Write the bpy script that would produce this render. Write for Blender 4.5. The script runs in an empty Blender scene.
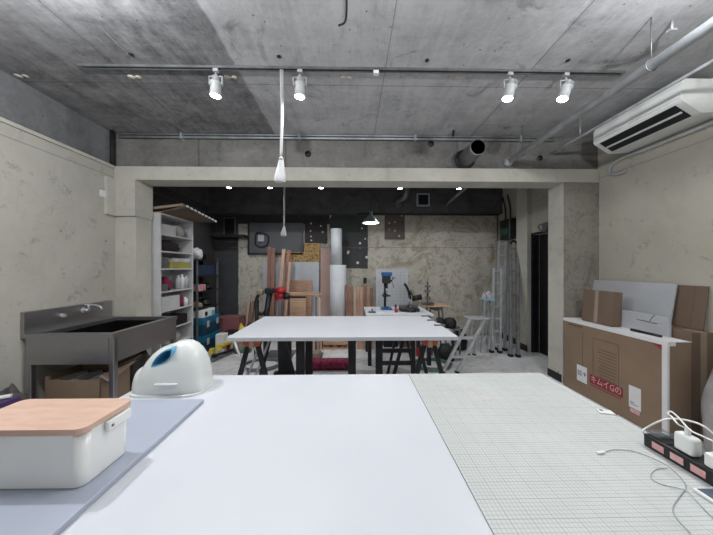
import bpy, bmesh, math, random
from mathutils import Vector, Matrix
random.seed(7)
PI = math.pi
C = bpy.context.scene.collection
# ---------------------------------------------------------------- camera model
F = 265.0; CX, CY = 356.5, 267.5; YAW = math.atan(4.5/F); HC = 1.33
sy, cy = math.sin(YAW), math.cos(YAW)
def ray(u, v):
    a = (u-CX)/F; b = (CY-v)/F
    return Vector((sy+a*cy, cy-a*sy, b))
def at(u, v, Y):
    r = ray(u, v); t = Y/r.y
    return Vector((r.x*t, Y, HC+r.z*t))
def atz(u, v, Z):
    r = ray(u, v); t = (Z-HC)/r.z
    return Vector((r.x*t, r.y*t, Z))
def atx(u, v, X):
    r = ray(u, v); t = X/r.x
    return Vector((X, r.y*t, HC+r.z*t))
# ---------------------------------------------------------------- materials
MATS = {}
def newmat(name):
    m = bpy.data.materials.new(name); m.use_nodes = True
    nt = m.node_tree; b = nt.nodes['Principled BSDF']
    return m, nt, b
def srgb(r, g, b):
    f = lambda c: ((c/255)/12.92) if c/255 <= .04045 else (((c/255)+.055)/1.055)**2.4
    return (f(r), f(g), f(b), 1)
def N(nt, t, **kw):
    n = nt.nodes.new(t)
    for k, v in kw.items():
        if k in n.inputs: n.inputs[k].default_value = v
        else: setattr(n, k, v)
    return n
def L(nt, a, b): nt.links.new(a, b)
def coords(nt, sc=(1,1,1)):
    tc = N(nt, 'ShaderNodeTexCoord'); mp = N(nt, 'ShaderNodeMapping'); mp.inputs['Scale'].default_value = sc
    L(nt, tc.outputs['Object'], mp.inputs['Vector']); return mp.outputs['Vector']
def noise(nt, vec, scale, detail=4, rough=.6, dist=0):
    n = N(nt, 'ShaderNodeTexNoise'); n.inputs['Scale'].default_value = scale; n.inputs['Detail'].default_value = detail
    n.inputs['Roughness'].default_value = rough; n.inputs['Distortion'].default_value = dist
    L(nt, vec, n.inputs['Vector']); return n.outputs['Fac']
def mrange(nt, x, a, b, c=0, d=1):
    n = N(nt, 'ShaderNodeMapRange'); n.inputs[1].default_value = a; n.inputs[2].default_value = b
    n.inputs[3].default_value = c; n.inputs[4].default_value = d; L(nt, x, n.inputs[0]); return n.outputs[0]
def mix(nt, fac, a, b, mode='MIX'):
    n = N(nt, 'ShaderNodeMix', data_type='RGBA', blend_type=mode)
    for sock, val in ((n.inputs[0], fac), (n.inputs[6], a), (n.inputs[7], b)):
        if isinstance(val, (int, float)): sock.default_value = val
        elif isinstance(val, tuple): sock.default_value = val
        else: L(nt, val, sock)
    return n.outputs[2]
def math_(nt, op, a, b=None):
    n = N(nt, 'ShaderNodeMath', operation=op)
    for s, v in ((n.inputs[0], a), (n.inputs[1], b)):
        if v is None: continue
        if isinstance(v, (int, float)): s.default_value = v
        else: L(nt, v, s)
    return n.outputs[0]
def bump(nt, b, h, strength=.3, dist=.01):
    n = N(nt, 'ShaderNodeBump'); n.inputs['Strength'].default_value = strength; n.inputs['Distance'].default_value = dist
    L(nt, h, n.inputs['Height']); L(nt, n.outputs[0], b.inputs['Normal'])
def M(name, c1, c2=None, scale=6, rough=.6, metal=0, bmp=0, sc=(1,1,1), coat=0, trans=0, emit=0):
    if name in MATS: return MATS[name]
    m, nt, b = newmat(name)
    c1 = srgb(*c1); c2 = srgb(*c2) if c2 else tuple(x*.82 for x in c1[:3])+(1,)
    v = coords(nt, sc); n = noise(nt, v, scale)
    L(nt, mix(nt, mrange(nt, n, .35, .65), c1, c2), b.inputs['Base Color'])
    b.inputs['Roughness'].default_value = rough; b.inputs['Metallic'].default_value = metal
    b.inputs['Coat Weight'].default_value = coat; b.inputs['Transmission Weight'].default_value = trans
    if bmp: bump(nt, b, n, bmp)
    if emit:
        b.inputs['Emission Color'].default_value = c1; b.inputs['Emission Strength'].default_value = emit
    MATS[name] = m; return m
def sepxyz(nt, v):
    s = N(nt, 'ShaderNodeSeparateXYZ'); L(nt, v, s.inputs[0]); return s.outputs
def rect(nt, ax, az, r, soft=.01):
    """1 inside the rectangle a0..a1 by z0..z1 of paint"""
    a0, a1, z0, z1 = r; o = None
    for s, lo in ((ax, a0), (az, z0)):
        k = mrange(nt, s, lo-soft, lo+soft); o = k if o is None else math_(nt, 'MULTIPLY', o, k)
    for s, hi in ((ax, a1), (az, z1)):
        k = mrange(nt, s, hi-soft, hi+soft, 1, 0); o = math_(nt, 'MULTIPLY', o, k)
    return o
def spots(nt, v, scale, thr):
    n = N(nt, 'ShaderNodeTexVoronoi'); n.inputs['Scale'].default_value = scale; L(nt, v, n.inputs['Vector'])
    return mrange(nt, n.outputs['Distance'], thr, thr+.03, 1, 0)
def wobble(nt, s, v, scale, amp):
    n = noise(nt, v, scale, 5); return math_(nt, 'ADD', s, math_(nt, 'MULTIPLY', math_(nt, 'SUBTRACT', n, .5), amp))

def concrete(name, dark, light, axis='y', patches=(), seams=(), shift=.0):
    m, nt, b = newmat(name); v = coords(nt)
    st = {'y': (9, .5, 9), 'x': (.5, 9, 9), 'z': (6, 6, .6), 'n': (1, 1, 1)}[axis]
    vs = coords(nt, st); vx = coords(nt, (.7, 7, 7) if axis == 'y' else (1, 1, 5))
    a = noise(nt, v, 1.1, 9, .68, .8); s = noise(nt, vs, 1.5, 7, .7, .2); f = noise(nt, v, 26, 6, .8); h = noise(nt, vx, 1.4, 7, .72, .3); g = noise(nt, v, 5, 8, .75, .5)
    t = None
    for q, w in ((a, .30), (s, .17), (f, .16), (h, .12), (g, .22)):
        q = math_(nt, 'MULTIPLY', mrange(nt, q, .33, .67), w); t = q if t is None else math_(nt, 'ADD', t, q)
    t = math_(nt, 'ADD', t, shift)
    X, Y, Z = sepxyz(nt, v)
    for (ax, r, amt) in patches:
        A, B = {'xy': (X, Y), 'xz': (X, Z), 'yz': (Y, Z)}[ax]
        t = math_(nt, 'ADD', t, math_(nt, 'MULTIPLY', rect(nt, wobble(nt, A, v, 5, .03), wobble(nt, B, v, 5, .03), r, .01), amt))
    col = mix(nt, mrange(nt, t, .12, 1.0), srgb(*dark), srgb(*light))
    bl = mrange(nt, noise(nt, v, 2.3, 8, .72, 1.2), .57, .68)
    col = mix(nt, math_(nt, 'MULTIPLY', bl, .55), col, srgb(*[c*.55 for c in dark]))
    wh = mrange(nt, noise(nt, vs, 5.5, 9, .8, .6), .60, .70)
    col = mix(nt, math_(nt, 'MULTIPLY', wh, .45), col, srgb(*[min(255, c*1.2) for c in light]))
    sc_ = mrange(nt, noise(nt, vx, 6, 9, .82, .8), .62, .68)
    col = mix(nt, math_(nt, 'MULTIPLY', sc_, .4), col, srgb(*[c*.6 for c in dark]))
    pit = spots(nt, v, 11, .045)
    col = mix(nt, math_(nt, 'MULTIPLY', pit, .8), col, srgb(*[c*.5 for c in dark]))
    for (ax, pos, w) in seams:
        A = wobble(nt, {'x': X, 'y': Y, 'z': Z}[ax], v, 6, .01)
        d = math_(nt, 'ABSOLUTE', math_(nt, 'SUBTRACT', A, pos))
        col = mix(nt, mrange(nt, d, w*.5, w, .45, 0), col, srgb(*[c*.6 for c in dark]))
    L(nt, col, b.inputs['Base Color']); b.inputs['Roughness'].default_value = .75
    bump(nt, b, math_(nt, 'ADD', f, g), .3, .006)
    MATS[name] = m; return m

def plaster(name, base, stain, dirt, sc=1.0, amount=.5, darkrects=(), lines=()):
    m, nt, b = newmat(name); v = coords(nt)
    X, Y, Z = sepxyz(nt, v)
    a = noise(nt, v, 1.1*sc, 8, .65, .6); c = noise(nt, v, 4*sc, 8, .75, 1.0); f = noise(nt, v, 30, 4, .7)
    col = mix(nt, mrange(nt, a, .3, .7), srgb(*base), srgb(*[x*.88 for x in base]))
    col = mix(nt, math_(nt, 'MULTIPLY', mrange(nt, c, .52, .62), amount), col, srgb(*stain))
    col = mix(nt, math_(nt, 'MULTIPLY', mrange(nt, noise(nt, v, 7*sc, 6, .8, .3), .58, .66), amount), col, srgb(*dirt))
    if amount > .7:
        big = mrange(nt, noise(nt, v, 1.9, 9, .75, 1.6), .52, .60)
        col = mix(nt, math_(nt, 'MULTIPLY', big, .55), col, srgb(*[x*.9 for x in stain]))
        col = mix(nt, math_(nt, 'MULTIPLY', mrange(nt, noise(nt, v, 9, 8, .85, 1.2), .60, .64), .7), col, srgb(*[min(255, x*1.12) for x in base]))
        col = mix(nt, math_(nt, 'MULTIPLY', mrange(nt, noise(nt, v, 6, 8, .85, 2.2), .63, .67), .75), col, srgb(*[x*.6 for x in dirt]))
    sp = spots(nt, v, 5, .035)
    col = mix(nt, math_(nt, 'MULTIPLY', sp, .8), col, srgb(*[x*.55 for x in dirt]))
    for (ax, r, cc, wob, dots) in darkrects:
        A, B = {'xz': (X, Z), 'yz': (Y, Z)}[ax]
        k = rect(nt, wobble(nt, A, v, 6, wob), wobble(nt, B, v, 6, wob), r, .006)
        cc = srgb(*cc)
        inner = mix(nt, mrange(nt, c, .35, .7), cc, tuple(x*.7 for x in cc[:3])+(1,))
        if dots:
            inner = mix(nt, spots(nt, v, 7, .17), inner, srgb(205, 205, 200))
        col = mix(nt, k, col, inner)
    for (ax, pos, w) in lines:
        A = {'x': X, 'y': Y, 'z': Z}[ax]
        d = math_(nt, 'ABSOLUTE', math_(nt, 'SUBTRACT', A, pos))
        col = mix(nt, mrange(nt, d, w*.5, w, .6, 0), col, srgb(*dirt))
    L(nt, col, b.inputs['Base Color']); b.inputs['Roughness'].default_value = .85
    bump(nt, b, math_(nt, 'ADD', c, math_(nt, 'MULTIPLY', f, .4)), .3, .006)
    MATS[name] = m; return m

CEIL = concrete('ceiling_concrete', (62, 62, 65), (186, 186, 188), 'y', shift=-.06,
                patches=(('xy', (-.86, 1.35, -3, 3.1), .42), ('xy', (-.35, .6, -3, 3.1), .08), ('xy', (1.35, 2.9, -3, 3.1), .36), ('xy', (-2.2, -.86, -3, .9), .06)),
                seams=(('x', 1.35, .008), ('x', .25, .005), ('y', 2.17, .006), ('y', .4, .006), ('x', -1.75, .006)))
BEAM = concrete('beam_concrete', (74, 73, 71), (150, 148, 144), 'n', seams=(('x', -1.72, .012), ('x', -.75, .012), ('x', 1.2, .01)))
SIDEC = concrete('side_concrete', (66, 67, 69), (134, 136, 138), 'n', patches=(('yz', (1.9, 2.5, 2.4, 2.9), .12),))
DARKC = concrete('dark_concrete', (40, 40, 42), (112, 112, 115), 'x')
ROUGHC = plaster('rough_grey_plaster', (142, 138, 128), (112, 108, 100), (96, 92, 84), 3.0, .8)
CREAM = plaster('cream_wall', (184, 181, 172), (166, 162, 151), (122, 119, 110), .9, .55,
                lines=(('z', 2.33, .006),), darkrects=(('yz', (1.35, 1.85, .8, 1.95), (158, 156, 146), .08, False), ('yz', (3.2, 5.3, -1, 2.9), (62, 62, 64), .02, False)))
CREAMR = plaster('cream_wall_right', (186, 182, 170), (172, 165, 146), (132, 126, 110), .9, .55, lines=(('z', 2.35, .006),))
CREAM2 = plaster('cream_trim', (196, 193, 183), (166, 163, 153), (118, 114, 106), 1.5, .35)
BACK = plaster('peeling_wall', (192, 188, 178), (150, 136, 110), (104, 99, 88), 1.6, .85,
               darkrects=(('xz', (-2.70, -2.19, .40, 2.9), (66, 67, 70), .05, False),
                          ('xz', (-2.2, .32, 2.17, 2.9), (58, 58, 60), .02, False),
                          ('xz', (-.43, .31, 1.31, 2.4), (66, 68, 70), .06, True)),
               lines=(('z', 1.72, .008),))
FLOOR = plaster('worn_floor', (222, 222, 224), (180, 179, 178), (128, 126, 124), 1.2, .75)
MATS['worn_floor'].node_tree.nodes['Principled BSDF'].inputs['Roughness'].default_value = .5

WHITE = M('white_laminate', (206, 209, 216), (203, 206, 213), 3, .38)
WPL = M('white_plastic', (232, 234, 232), (226, 228, 226), 3, .25)
WSTEEL = M('white_painted_metal', (176, 178, 179), (162, 164, 165), 6, .4)
BWHITE = M('bookcase_white', (198, 198, 200), (186, 186, 188), 4, .5)
BLACK = M('black_plastic', (24, 24, 27), (18, 18, 20), 6, .45)
BMET = M('black_metal', (38, 40, 46), (28, 30, 34), 6, .45, .3)
STEEL = M('stainless_steel', (176, 176, 178), (164, 164, 166), 2, .34, .95, 0, (1, 1, 3))
DKSTEEL = M('dark_steel', (70, 70, 72), (58, 58, 60), 3, .3, .9)
ALU = M('aluminium', (194, 198, 203), (170, 174, 179), 8, .42, .4)
GALV = M('galvanised_pipe', (196, 200, 204), (166, 170, 174), 9, .4, .45)
DSTEEL = M('dull_steel', (128, 130, 132), (104, 106, 108), 8, .5, .6)
CARD = M('cardboard', (136, 116, 97), (127, 107, 89), 3, .85)
CARD2 = M('cardboard_dark', (112, 94, 80), (103, 86, 73), 3, .85)
CARD3 = M('cardboard_pale', (150, 136, 118), (138, 124, 106), 3, .85)
WPAPER = M('white_paper', (220, 220, 222), (212, 212, 214), 3, .7)
WOODLID = M('pale_pink_wood', (208, 176, 158), (196, 162, 142), 7, .5, 0, .05, (1.2, 6, 1))
BLUEB = M('pale_blue_board', (168, 175, 190), (164, 171, 186), 3, .42)
BLUEP = M('light_blue_plastic', (112, 186, 222), (98, 172, 212), 3, .3)
TEAL = M('teal_plastic', (24, 108, 138), (18, 92, 120), 4, .4)
NAVY = M('dark_teal_plastic', (16, 66, 86), (14, 54, 72), 4, .45)
RED = M('red_paint', (178, 28, 44), (148, 22, 36), 6, .4)
MAG = M('magenta_cloth', (150, 34, 78), (60, 22, 34), 24, .8, 0, .3)
PURP = M('purple_plastic', (74, 52, 100), (56, 38, 84), 5, .4)
YEL = M('yellow_paint', (214, 194, 70), (184, 166, 50), 5, .5)
GREENH = M('green_hose', (90, 122, 102), (66, 96, 78), 6, .5)
ORAN = M('orange_bracket', (206, 112, 74), (180, 92, 58), 6, .5)
WOOD = M('reddish_timber', (158, 118, 102), (118, 82, 70), 5, .65, 0, .1, (9, 9, .6))
WOOD2 = M('pale_timber', (200, 168, 148), (172, 138, 118), 5, .65, 0, .1, (9, 9, .6))
WOODH = M('timber_lying', (200, 168, 140), (170, 134, 108), 5, .65, 0, .1, (.6, 9, 9))
PLY = M('plywood', (170, 136, 114), (150, 116, 96), 3, .65, 0, .05, (1, 1, 5))
PINK = M('pink_beige_board', (178, 150, 142), (164, 136, 128), 3, .7)
OSB = M('strand_board', (186, 156, 106), (112, 84, 52), 26, .8, 0, .3)
LGREY = M('light_grey_board', (176, 179, 184), (166, 169, 174), 3, .6)
GREYP = M('grey_panel_paint', (86, 88, 92), (76, 78, 82), 3, .5)
TUBEM = M('white_tube', (196, 200, 204), (184, 188, 192), 3, .5)
FAB = M('grey_fabric', (98, 94, 92), (70, 68, 66), 9, .95, 0, .4)
BAGW = M('white_bag', (206, 206, 208), (180, 180, 184), 7, .6, 0, .5)
BAGG = M('pale_grey_sack', (168, 166, 164), (140, 138, 136), 7, .85, 0, .5)
GREENE = M('green_enamel', (70, 82, 76), (58, 70, 66), 5, .3)
PINKL = M('pink_label', (222, 180, 180), (206, 150, 150), 40, .5)
REDINK = M('red_print', (140, 52, 62), (124, 44, 54), 12, .8)
INK = M('black_ink', (40, 36, 40), (34, 30, 34), 12, .8)
BRINK = M('brown_print', (98, 74, 56), (90, 68, 50), 12, .85)
YCARD = M('olive_yellow_card', (170, 164, 84), (150, 144, 70), 4, .7)
DARKSCR = M('blue_grey_screen', (84, 96, 112), (74, 86, 102), 4, .15)
RUBBER = M('black_rubber', (26, 26, 28), (20, 20, 22), 6, .7)
DKBLUE = M('machine_blue', (28, 96, 150), (22, 78, 124), 5, .4)
LENS = M('lamp_lens', (255, 253, 246), (255, 253, 246), 1, .4, emit=22)
LENS2 = M('pendant_lens', (255, 252, 244), (255, 252, 244), 1, .4, emit=9)
def glassy(name, col, alpha):
    m, nt, b = newmat(name); b.inputs['Base Color'].default_value = srgb(*col)
    b.inputs['Alpha'].default_value = alpha; b.inputs['Roughness'].default_value = .15; MATS[name] = m; return m
SMOKE = glassy('clear_smoky_plastic', (120, 126, 134), .35)

def matgrid():
    m, nt, b = newmat('cutting_mat'); v = coords(nt); X, Y, Z = sepxyz(nt, v)
    base = mix(nt, mrange(nt, noise(nt, v, 3, 6, .7, .5), .35, .68), srgb(200, 203, 202), srgb(188, 192, 190))
    def grid(pitch, w):
        o = None
        for s in (X, Y):
            fr = math_(nt, 'FRACT', math_(nt, 'DIVIDE', s, pitch))
            d = math_(nt, 'MINIMUM', fr, math_(nt, 'SUBTRACT', 1, fr))
            k = math_(nt, 'LESS_THAN', d, w/pitch)
            o = k if o is None else math_(nt, 'MAXIMUM', o, k)
        return o
    col = mix(nt, math_(nt, 'MULTIPLY', grid(.01, .00055), .55), base, srgb(110, 118, 114))
    col = mix(nt, math_(nt, 'MULTIPLY', grid(.05, .0007), .5), col, srgb(96, 104, 100))
    cut = mrange(nt, noise(nt, coords(nt, (1, 14, 1)), 7, 5, .7, 1.5), .66, .7)
    col = mix(nt, math_(nt, 'MULTIPLY', cut, .3), col, srgb(228, 230, 230))
    L(nt, col, b.inputs['Base Color']); b.inputs['Roughness'].default_value = .55
    return m
CMAT = matgrid()

# ---------------------------------------------------------------- mesh helpers
def BM(): return bmesh.new()
def bx(bm, lo, hi, bev=0, rot=None, piv=None, seg=2):
    lo = Vector(lo); hi = Vector(hi)
    lo, hi = Vector([min(a, b) for a, b in zip(lo, hi)]), Vector([max(a, b) for a, b in zip(lo, hi)])
    r = bmesh.ops.create_cube(bm, size=1); vs = r['verts']
    s = hi-lo; c = (hi+lo)/2
    for v in vs: v.co = Vector((v.co.x*s.x, v.co.y*s.y, v.co.z*s.z))+c
    if bev:
        es = list({e for v in vs for e in v.link_edges})
        rr = bmesh.ops.bevel(bm, geom=es, offset=min(bev, min(s)*.49), segments=seg, affect='EDGES', profile=.5)
        vs = list({v for f in rr['faces'] for v in f.verts} | {v for v in vs if v.is_valid})
    if rot is not None:
        p = Vector(piv) if piv is not None else c
        R = rot if isinstance(rot, Matrix) else Matrix.Rotation(rot, 3, 'Z')
        for v in vs: v.co = R @ (v.co-p)+p
    return vs
def bar(bm, p, q, w, h, up=(0, 0, 1), bev=0):
    p = Vector(p); q = Vector(q); d = q-p; l = d.length; d.normalize(); up = Vector(up)
    if abs(d.dot(up)) > .98: up = Vector((0, 1, 0))
    x = d.cross(up).normalized(); z = x.cross(d).normalized()
    vs = bx(bm, (-w/2, 0, -h/2), (w/2, l, h/2), bev)
    R = Matrix((x, d, z)).transposed()
    for v in vs: v.co = R @ v.co+p
    return vs
def tube(bm, pts, r, n=10, cap=True, closed=False):
    pts = [Vector(p) for p in pts]; m = len(pts); rings = []
    rr = r if isinstance(r, (list, tuple)) else [r]*m
    prev = None
    for i, p in enumerate(pts):
        if closed: d = pts[(i+1) % m]-pts[i-1]
        else: d = pts[min(i+1, m-1)]-pts[max(i-1, 0)]
        d.normalize()
        if prev is None:
            u = Vector((0, 0, 1)) if abs(d.z) < .9 else Vector((1, 0, 0))
        else: u = prev
        x = d.cross(u).normalized(); u2 = x.cross(d).normalized(); prev = u2
        rings.append([bm.verts.new(p+(x*math.cos(2*PI*k/n)+u2*math.sin(2*PI*k/n))*rr[i]) for k in range(n)])
    for i in range(m if closed else m-1):
        a = rings[i]; b = rings[(i+1) % m]
        for k in range(n):
            f = bm.faces.new((a[k], a[(k+1) % n], b[(k+1) % n], b[k])); f.smooth = True
    if cap and not closed:
        bm.faces.new(rings[0][::-1]); bm.faces.new(rings[-1])
def smooth_path(pts, n=8):
    pts = [Vector(p) for p in pts]; out = []
    P = [pts[0]*2-pts[1]]+pts+[pts[-1]*2-pts[-2]]
    for i in range(1, len(P)-2):
        for k in range(n):
            t = k/n; a, b, c, d = P[i-1], P[i], P[i+1], P[i+2]
            out.append(.5*((2*b)+(c-a)*t+(2*a-5*b+4*c-d)*t*t+(3*b-a-3*c+d)*t**3))
    out.append(pts[-1]); return out
def lathe(bm, prof, c, n=24, axis='z', rot=None):
    """prof: list of (r, h)"""
    rings = []
    c = Vector(c)
    for r, h in prof:
        ring = []
        for k in range(n):
            a = 2*PI*k/n; p = Vector((r*math.cos(a), r*math.sin(a), h))
            if axis == 'y': p = Vector((p.x, p.z, p.y))
            if axis == 'x': p = Vector((p.z, p.y, p.x))
            if rot is not None: p = rot @ p
            ring.append(bm.verts.new(p+c))
        rings.append(ring)
    for a, b in zip(rings, rings[1:]):
        for k in range(n):
            f = bm.faces.new((a[k], a[(k+1) % n], b[(k+1) % n], b[k])); f.smooth = True
    if prof[0][0] > 1e-4: bm.faces.new(rings[0][::-1])
    if prof[-1][0] > 1e-4: bm.faces.new(rings[-1])
def prism(bm, poly, off, ):
    """poly: list of 3-D points, extruded by vector off"""
    off = Vector(off)
    a = [bm.verts.new(Vector(p)) for p in poly]; b = [bm.verts.new(Vector(p)+off) for p in poly]
    n = len(a); bm.faces.new(a[::-1]); bm.faces.new(b)
    for k in range(n): bm.faces.new((a[k], a[(k+1) % n], b[(k+1) % n], b[k]))
def blob(bm, c, s, seed=0, amp=.12, flat=True, sub=3, freq=3):
    from mathutils import noise as mn
    r = bmesh.ops.create_icosphere(bm, subdivisions=sub, radius=1)
    c = Vector(c)
    for v in r['verts']:
        n = mn.noise(v.co*freq+Vector((seed*3.1, seed, 0)))
        k = 1+amp*n*2
        p = v.co*k
        if flat and p.z < -.55: p.z = -.55
        p.z += .55 if flat else 0
        v.co = Vector((p.x*s[0], p.y*s[1], p.z*s[2]))+c
        for f in v.link_faces: f.smooth = True
# ---------------------------------------------------------------- object helpers
ORG = {}
def finish(bm):
    bmesh.ops.recalc_face_normals(bm, faces=bm.faces)
def obj(name, bm, mat, parent=None, label=None, kind=None, base=None):
    finish(bm)
    if parent is not None: org = ORG[parent.name]
    elif base is not None: org = Vector(base)
    else:
        xs = [v.co for v in bm.verts]
        org = Vector(((min(v.x for v in xs)+max(v.x for v in xs))/2, (min(v.y for v in xs)+max(v.y for v in xs))/2, min(v.z for v in xs)))
    bmesh.ops.translate(bm, verts=bm.verts, vec=-org)
    me = bpy.data.meshes.new(name); bm.to_mesh(me); bm.free()
    me.materials.append(mat)
    o = bpy.data.objects.new(name, me); C.objects.link(o)
    if parent is not None: o.parent = parent
    else: o.location = org
    ORG[o.name] = org
    if label: o['label'] = label
    if kind: o['kind'] = kind
    return o
def tag(o, label, cat, group=None, kind=None):
    o['label'] = label; o['category'] = cat
    if group: o['group'] = group
    if kind: o['kind'] = kind
    return o
def thing(name, label, cat, base=(0, 0, 0), group=None):
    o = bpy.data.objects.new(name, None); C.objects.link(o); o.location = base; o.empty_display_size = .1
    ORG[o.name] = Vector(base); tag(o, label, cat, group); return o
def struct(name, bm, mat, parent=None):
    o = obj(name, bm, mat, parent, base=(0, 0, 0)) if parent is None else obj(name, bm, mat, parent)
    if parent is None: o['kind'] = 'structure'
    return o
def dup(root, loc=None, rotz=None, label=None):
    r = root.copy(); C.objects.link(r)
    if loc is not None: r.location = loc
    if rotz is not None: r.rotation_euler = (0, 0, rotz)
    if label: r['label'] = label
    for ch in list(root.children):
        c = ch.copy(); C.objects.link(c); c.parent = r
        for g in list(ch.children):
            d = g.copy(); C.objects.link(d); d.parent = c
    return r
def boxobj(name, lo, hi, mat, label, cat, group=None, bev=.004, rot=None):
    bm = BM(); bx(bm, lo, hi, bev, rot); return tag(obj(name, bm, mat), label, cat, group)
def textmesh(s, size, mat, name, parent, M4, ext=.0006):
    cu = bpy.data.curves.new(name, 'FONT'); cu.body = s; cu.size = size; cu.extrude = ext; cu.resolution_u = 3
    cu.align_x = 'CENTER'; cu.align_y = 'CENTER'
    t = bpy.data.objects.new(name+'_tmp', cu); C.objects.link(t)
    dg = bpy.context.evaluated_depsgraph_get()
    me = bpy.data.meshes.new_from_object(t.evaluated_get(dg)); bpy.data.objects.remove(t)
    bm = BM(); bm.from_mesh(me); bpy.data.meshes.remove(me)
    bm.transform(M4)
    me = bpy.data.meshes.new(name); 
    org = ORG[parent.name]; bmesh.ops.translate(bm, verts=bm.verts, vec=-org)
    bm.to_mesh(me); bm.free(); me.materials.clear(); me.materials.append(mat)
    o = bpy.data.objects.new(name, me); C.objects.link(o); o.parent = parent; ORG[o.name] = org; return o

# ================================================================ SETTING
XL, XR, YB, ZC, YH, YH2 = -2.64, 2.83, 5.15, 2.82, 3.0, 3.23
ZW = 2.455
bm = BM(); bx(bm, (XL-.1, -2.2, -.1), (XR+1.2, YB+.1, 0)); struct('floor', bm, FLOOR)
bm = BM(); bx(bm, (XL-.1, -2.2, ZC), (XR+1.2, YB+.1, ZC+.1)); struct('ceiling', bm, CEIL)
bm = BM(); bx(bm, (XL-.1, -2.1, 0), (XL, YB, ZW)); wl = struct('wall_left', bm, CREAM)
bm = BM(); bx(bm, (XL-.12, -2.1, ZW), (XL-.005, YH, ZC)); struct('wall_left_upper', bm, SIDEC)
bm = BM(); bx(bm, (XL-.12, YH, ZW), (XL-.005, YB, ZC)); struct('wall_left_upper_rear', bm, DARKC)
bm = BM(); bx(bm, (XL-.02, -2.1, ZW-.03), (XL+.018, YH, ZW)); struct('trim_1', bm, CREAM2)
# right wall, with the doorway
DY0, DY1, DZ = 3.74, 4.10, 1.83
DY0 = atx(560, 300, XR).y; DY1 = atx(533, 300, XR).y; DZ = atx(533, 235, XR).z
bm = BM()
bx(bm, (XR, -2.1, 0), (XR+.1, DY0, ZC)); bx(bm, (XR, DY1, 0), (XR+.1, YB, ZC)); bx(bm, (XR, DY0, DZ), (XR+.1, DY1, ZC))
struct('wall_right', bm, CREAMR)
bm = BM(); bx(bm, (XR+.10, DY0-.1, 0), (XR+.14, DY1+.1, DZ+.05)); d1 = struct('doorway_dark', bm, BLACK)  # black slab fills the doorway, standing in for the dark room beyond
bm = BM(); bx(bm, (XR+.06, DY0+.06, .92), (XR+.10, DY0+.08, .94)); bx(bm, (XR+.05, DY0+.06, .92), (XR+.06, DY0+.18, .94)); obj('door_handle', bm, DSTEEL, d1)
bm = BM()
bx(bm, (XR-.012, DY0-.03, 0), (XR+.095, DY0, DZ+.03)); bx(bm, (XR-.012, DY1, 0), (XR+.095, DY1+.03, DZ+.03)); bx(bm, (XR-.012, DY0, DZ), (XR+.095, DY1, DZ+.03))
struct('trim_2', bm, BMET)
bm = BM(); bx(bm, (XL-.1, YB, 0), (XR+.1, YB+.1, ZC)); struct('wall_back', bm, BACK)
bm = BM(); bx(bm, (XL-.1, -2.2, 0), (XR+.1, -2.1, ZC)); struct('wall_rear', bm, CREAM2)
# partition with the wide opening
OL = at(136, 300, YH).x; OR = at(563, 300, YH).x; ZO = at(352, 181.5, YH).z
bm = BM(); bx(bm, (XL, YH, 0), (OL, YH2, ZO)); struct('wall_partition_left', bm, CREAM2)
bm = BM(); bx(bm, (OR, YH, 0), (XR, YH2, ZO)); struct('wall_partition_right', bm, CREAM2)
bm = BM(); bx(bm, (OR+.006, YH-.012, .0), (XR, YH, ZO-.0)); struct('trim_3', bm, ROUGHC)
bm = BM(); bx(bm, (XL, YH+.004, ZW-.02), (XR, YH2-.02, ZC)); struct('wall_partition_beam', bm, BEAM)
bm = BM(); bx(bm, (XL, YH-.02, ZO), (XR, YH2, ZW), .006); struct('trim_4', bm, CREAM2)
bm = BM(); bx(bm, (OR-.004, YH+.02, 0), (OR+.001, YH2+.006, .09)); bx(bm, (OR-.004, YH-.018, 0), (XR, YH-.011, .09)); struct('baseboard_partition', bm, BLACK)
bm = BM(); bx(bm, (XR-.012, DY1+.03, 0), (XR, YB, .10)); bx(bm, (XR-.012, YH2, 0), (XR, DY0-.03, .10)); struct('baseboard_right', bm, BLACK)
# rear beam, capital on the left pier
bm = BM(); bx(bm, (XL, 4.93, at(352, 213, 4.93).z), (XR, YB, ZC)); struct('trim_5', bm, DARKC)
z0 = at(120, 216, YH-.02).z
bm = BM(); bx(bm, (XL, YH-.03, z0), (OL+.01, YH2+.01, ZO), .004); bx(bm, (XL, YH-.13, z0), (XL+.03, YH-.03, ZO)); struct('trim_6', bm, CREAM2)
# pier between door and rear of the right wall
p0 = atx(523, 300, XR-.06)
bm = BM(); bx(bm, (XR-.07, DY1+.03, 0.0), (XR, DY1+.3, ZC)); struct('trim_7', bm, CREAM2)
bm = BM(); bx(bm, (XR-.08, DY1+.025, 0.0), (XR-.07, DY1+.31, .1)); struct('baseboard_pier', bm, BLACK)

# ================================================================ CEILING FITTINGS
TY, TZ = 1.985, 2.803
t = thing('lighting_track', 'long white lighting track running across the front ceiling', 'track', (0, TY, TZ))
xl = at(82, 67, TY).x; xr = at(620, 70, TY).x
bm = BM(); bx(bm, (xl, TY-.017, TZ), (xr, TY-.009, TZ+.012)); bx(bm, (xl, TY+.009, TZ), (xr, TY+.017, TZ+.012)); bx(bm, (xl, TY-.017, TZ+.012), (xr, TY+.017, ZC)); obj('rail', bm, DSTEEL, t)
bm = BM(); bx(bm, (xl, TY-.0085, TZ+.006), (xr, TY+.0085, TZ+.0115)); obj('slot', bm, BLACK, t)
for x in (xl-.012, xr+.012):
    bm = BM(); bx(bm, (x-.012, TY-.018, TZ-.001), (x+.012, TY+.018, ZC)); obj('end_cap', bm, DSTEEL, t)
bm = BM(); bx(bm, (at(376, 70, TY).x-.02, TY-.014, TZ-.025), (at(376, 70, TY).x+.02, TY+.014, TZ)); obj('track_adapter', bm, WPL, t)
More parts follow.
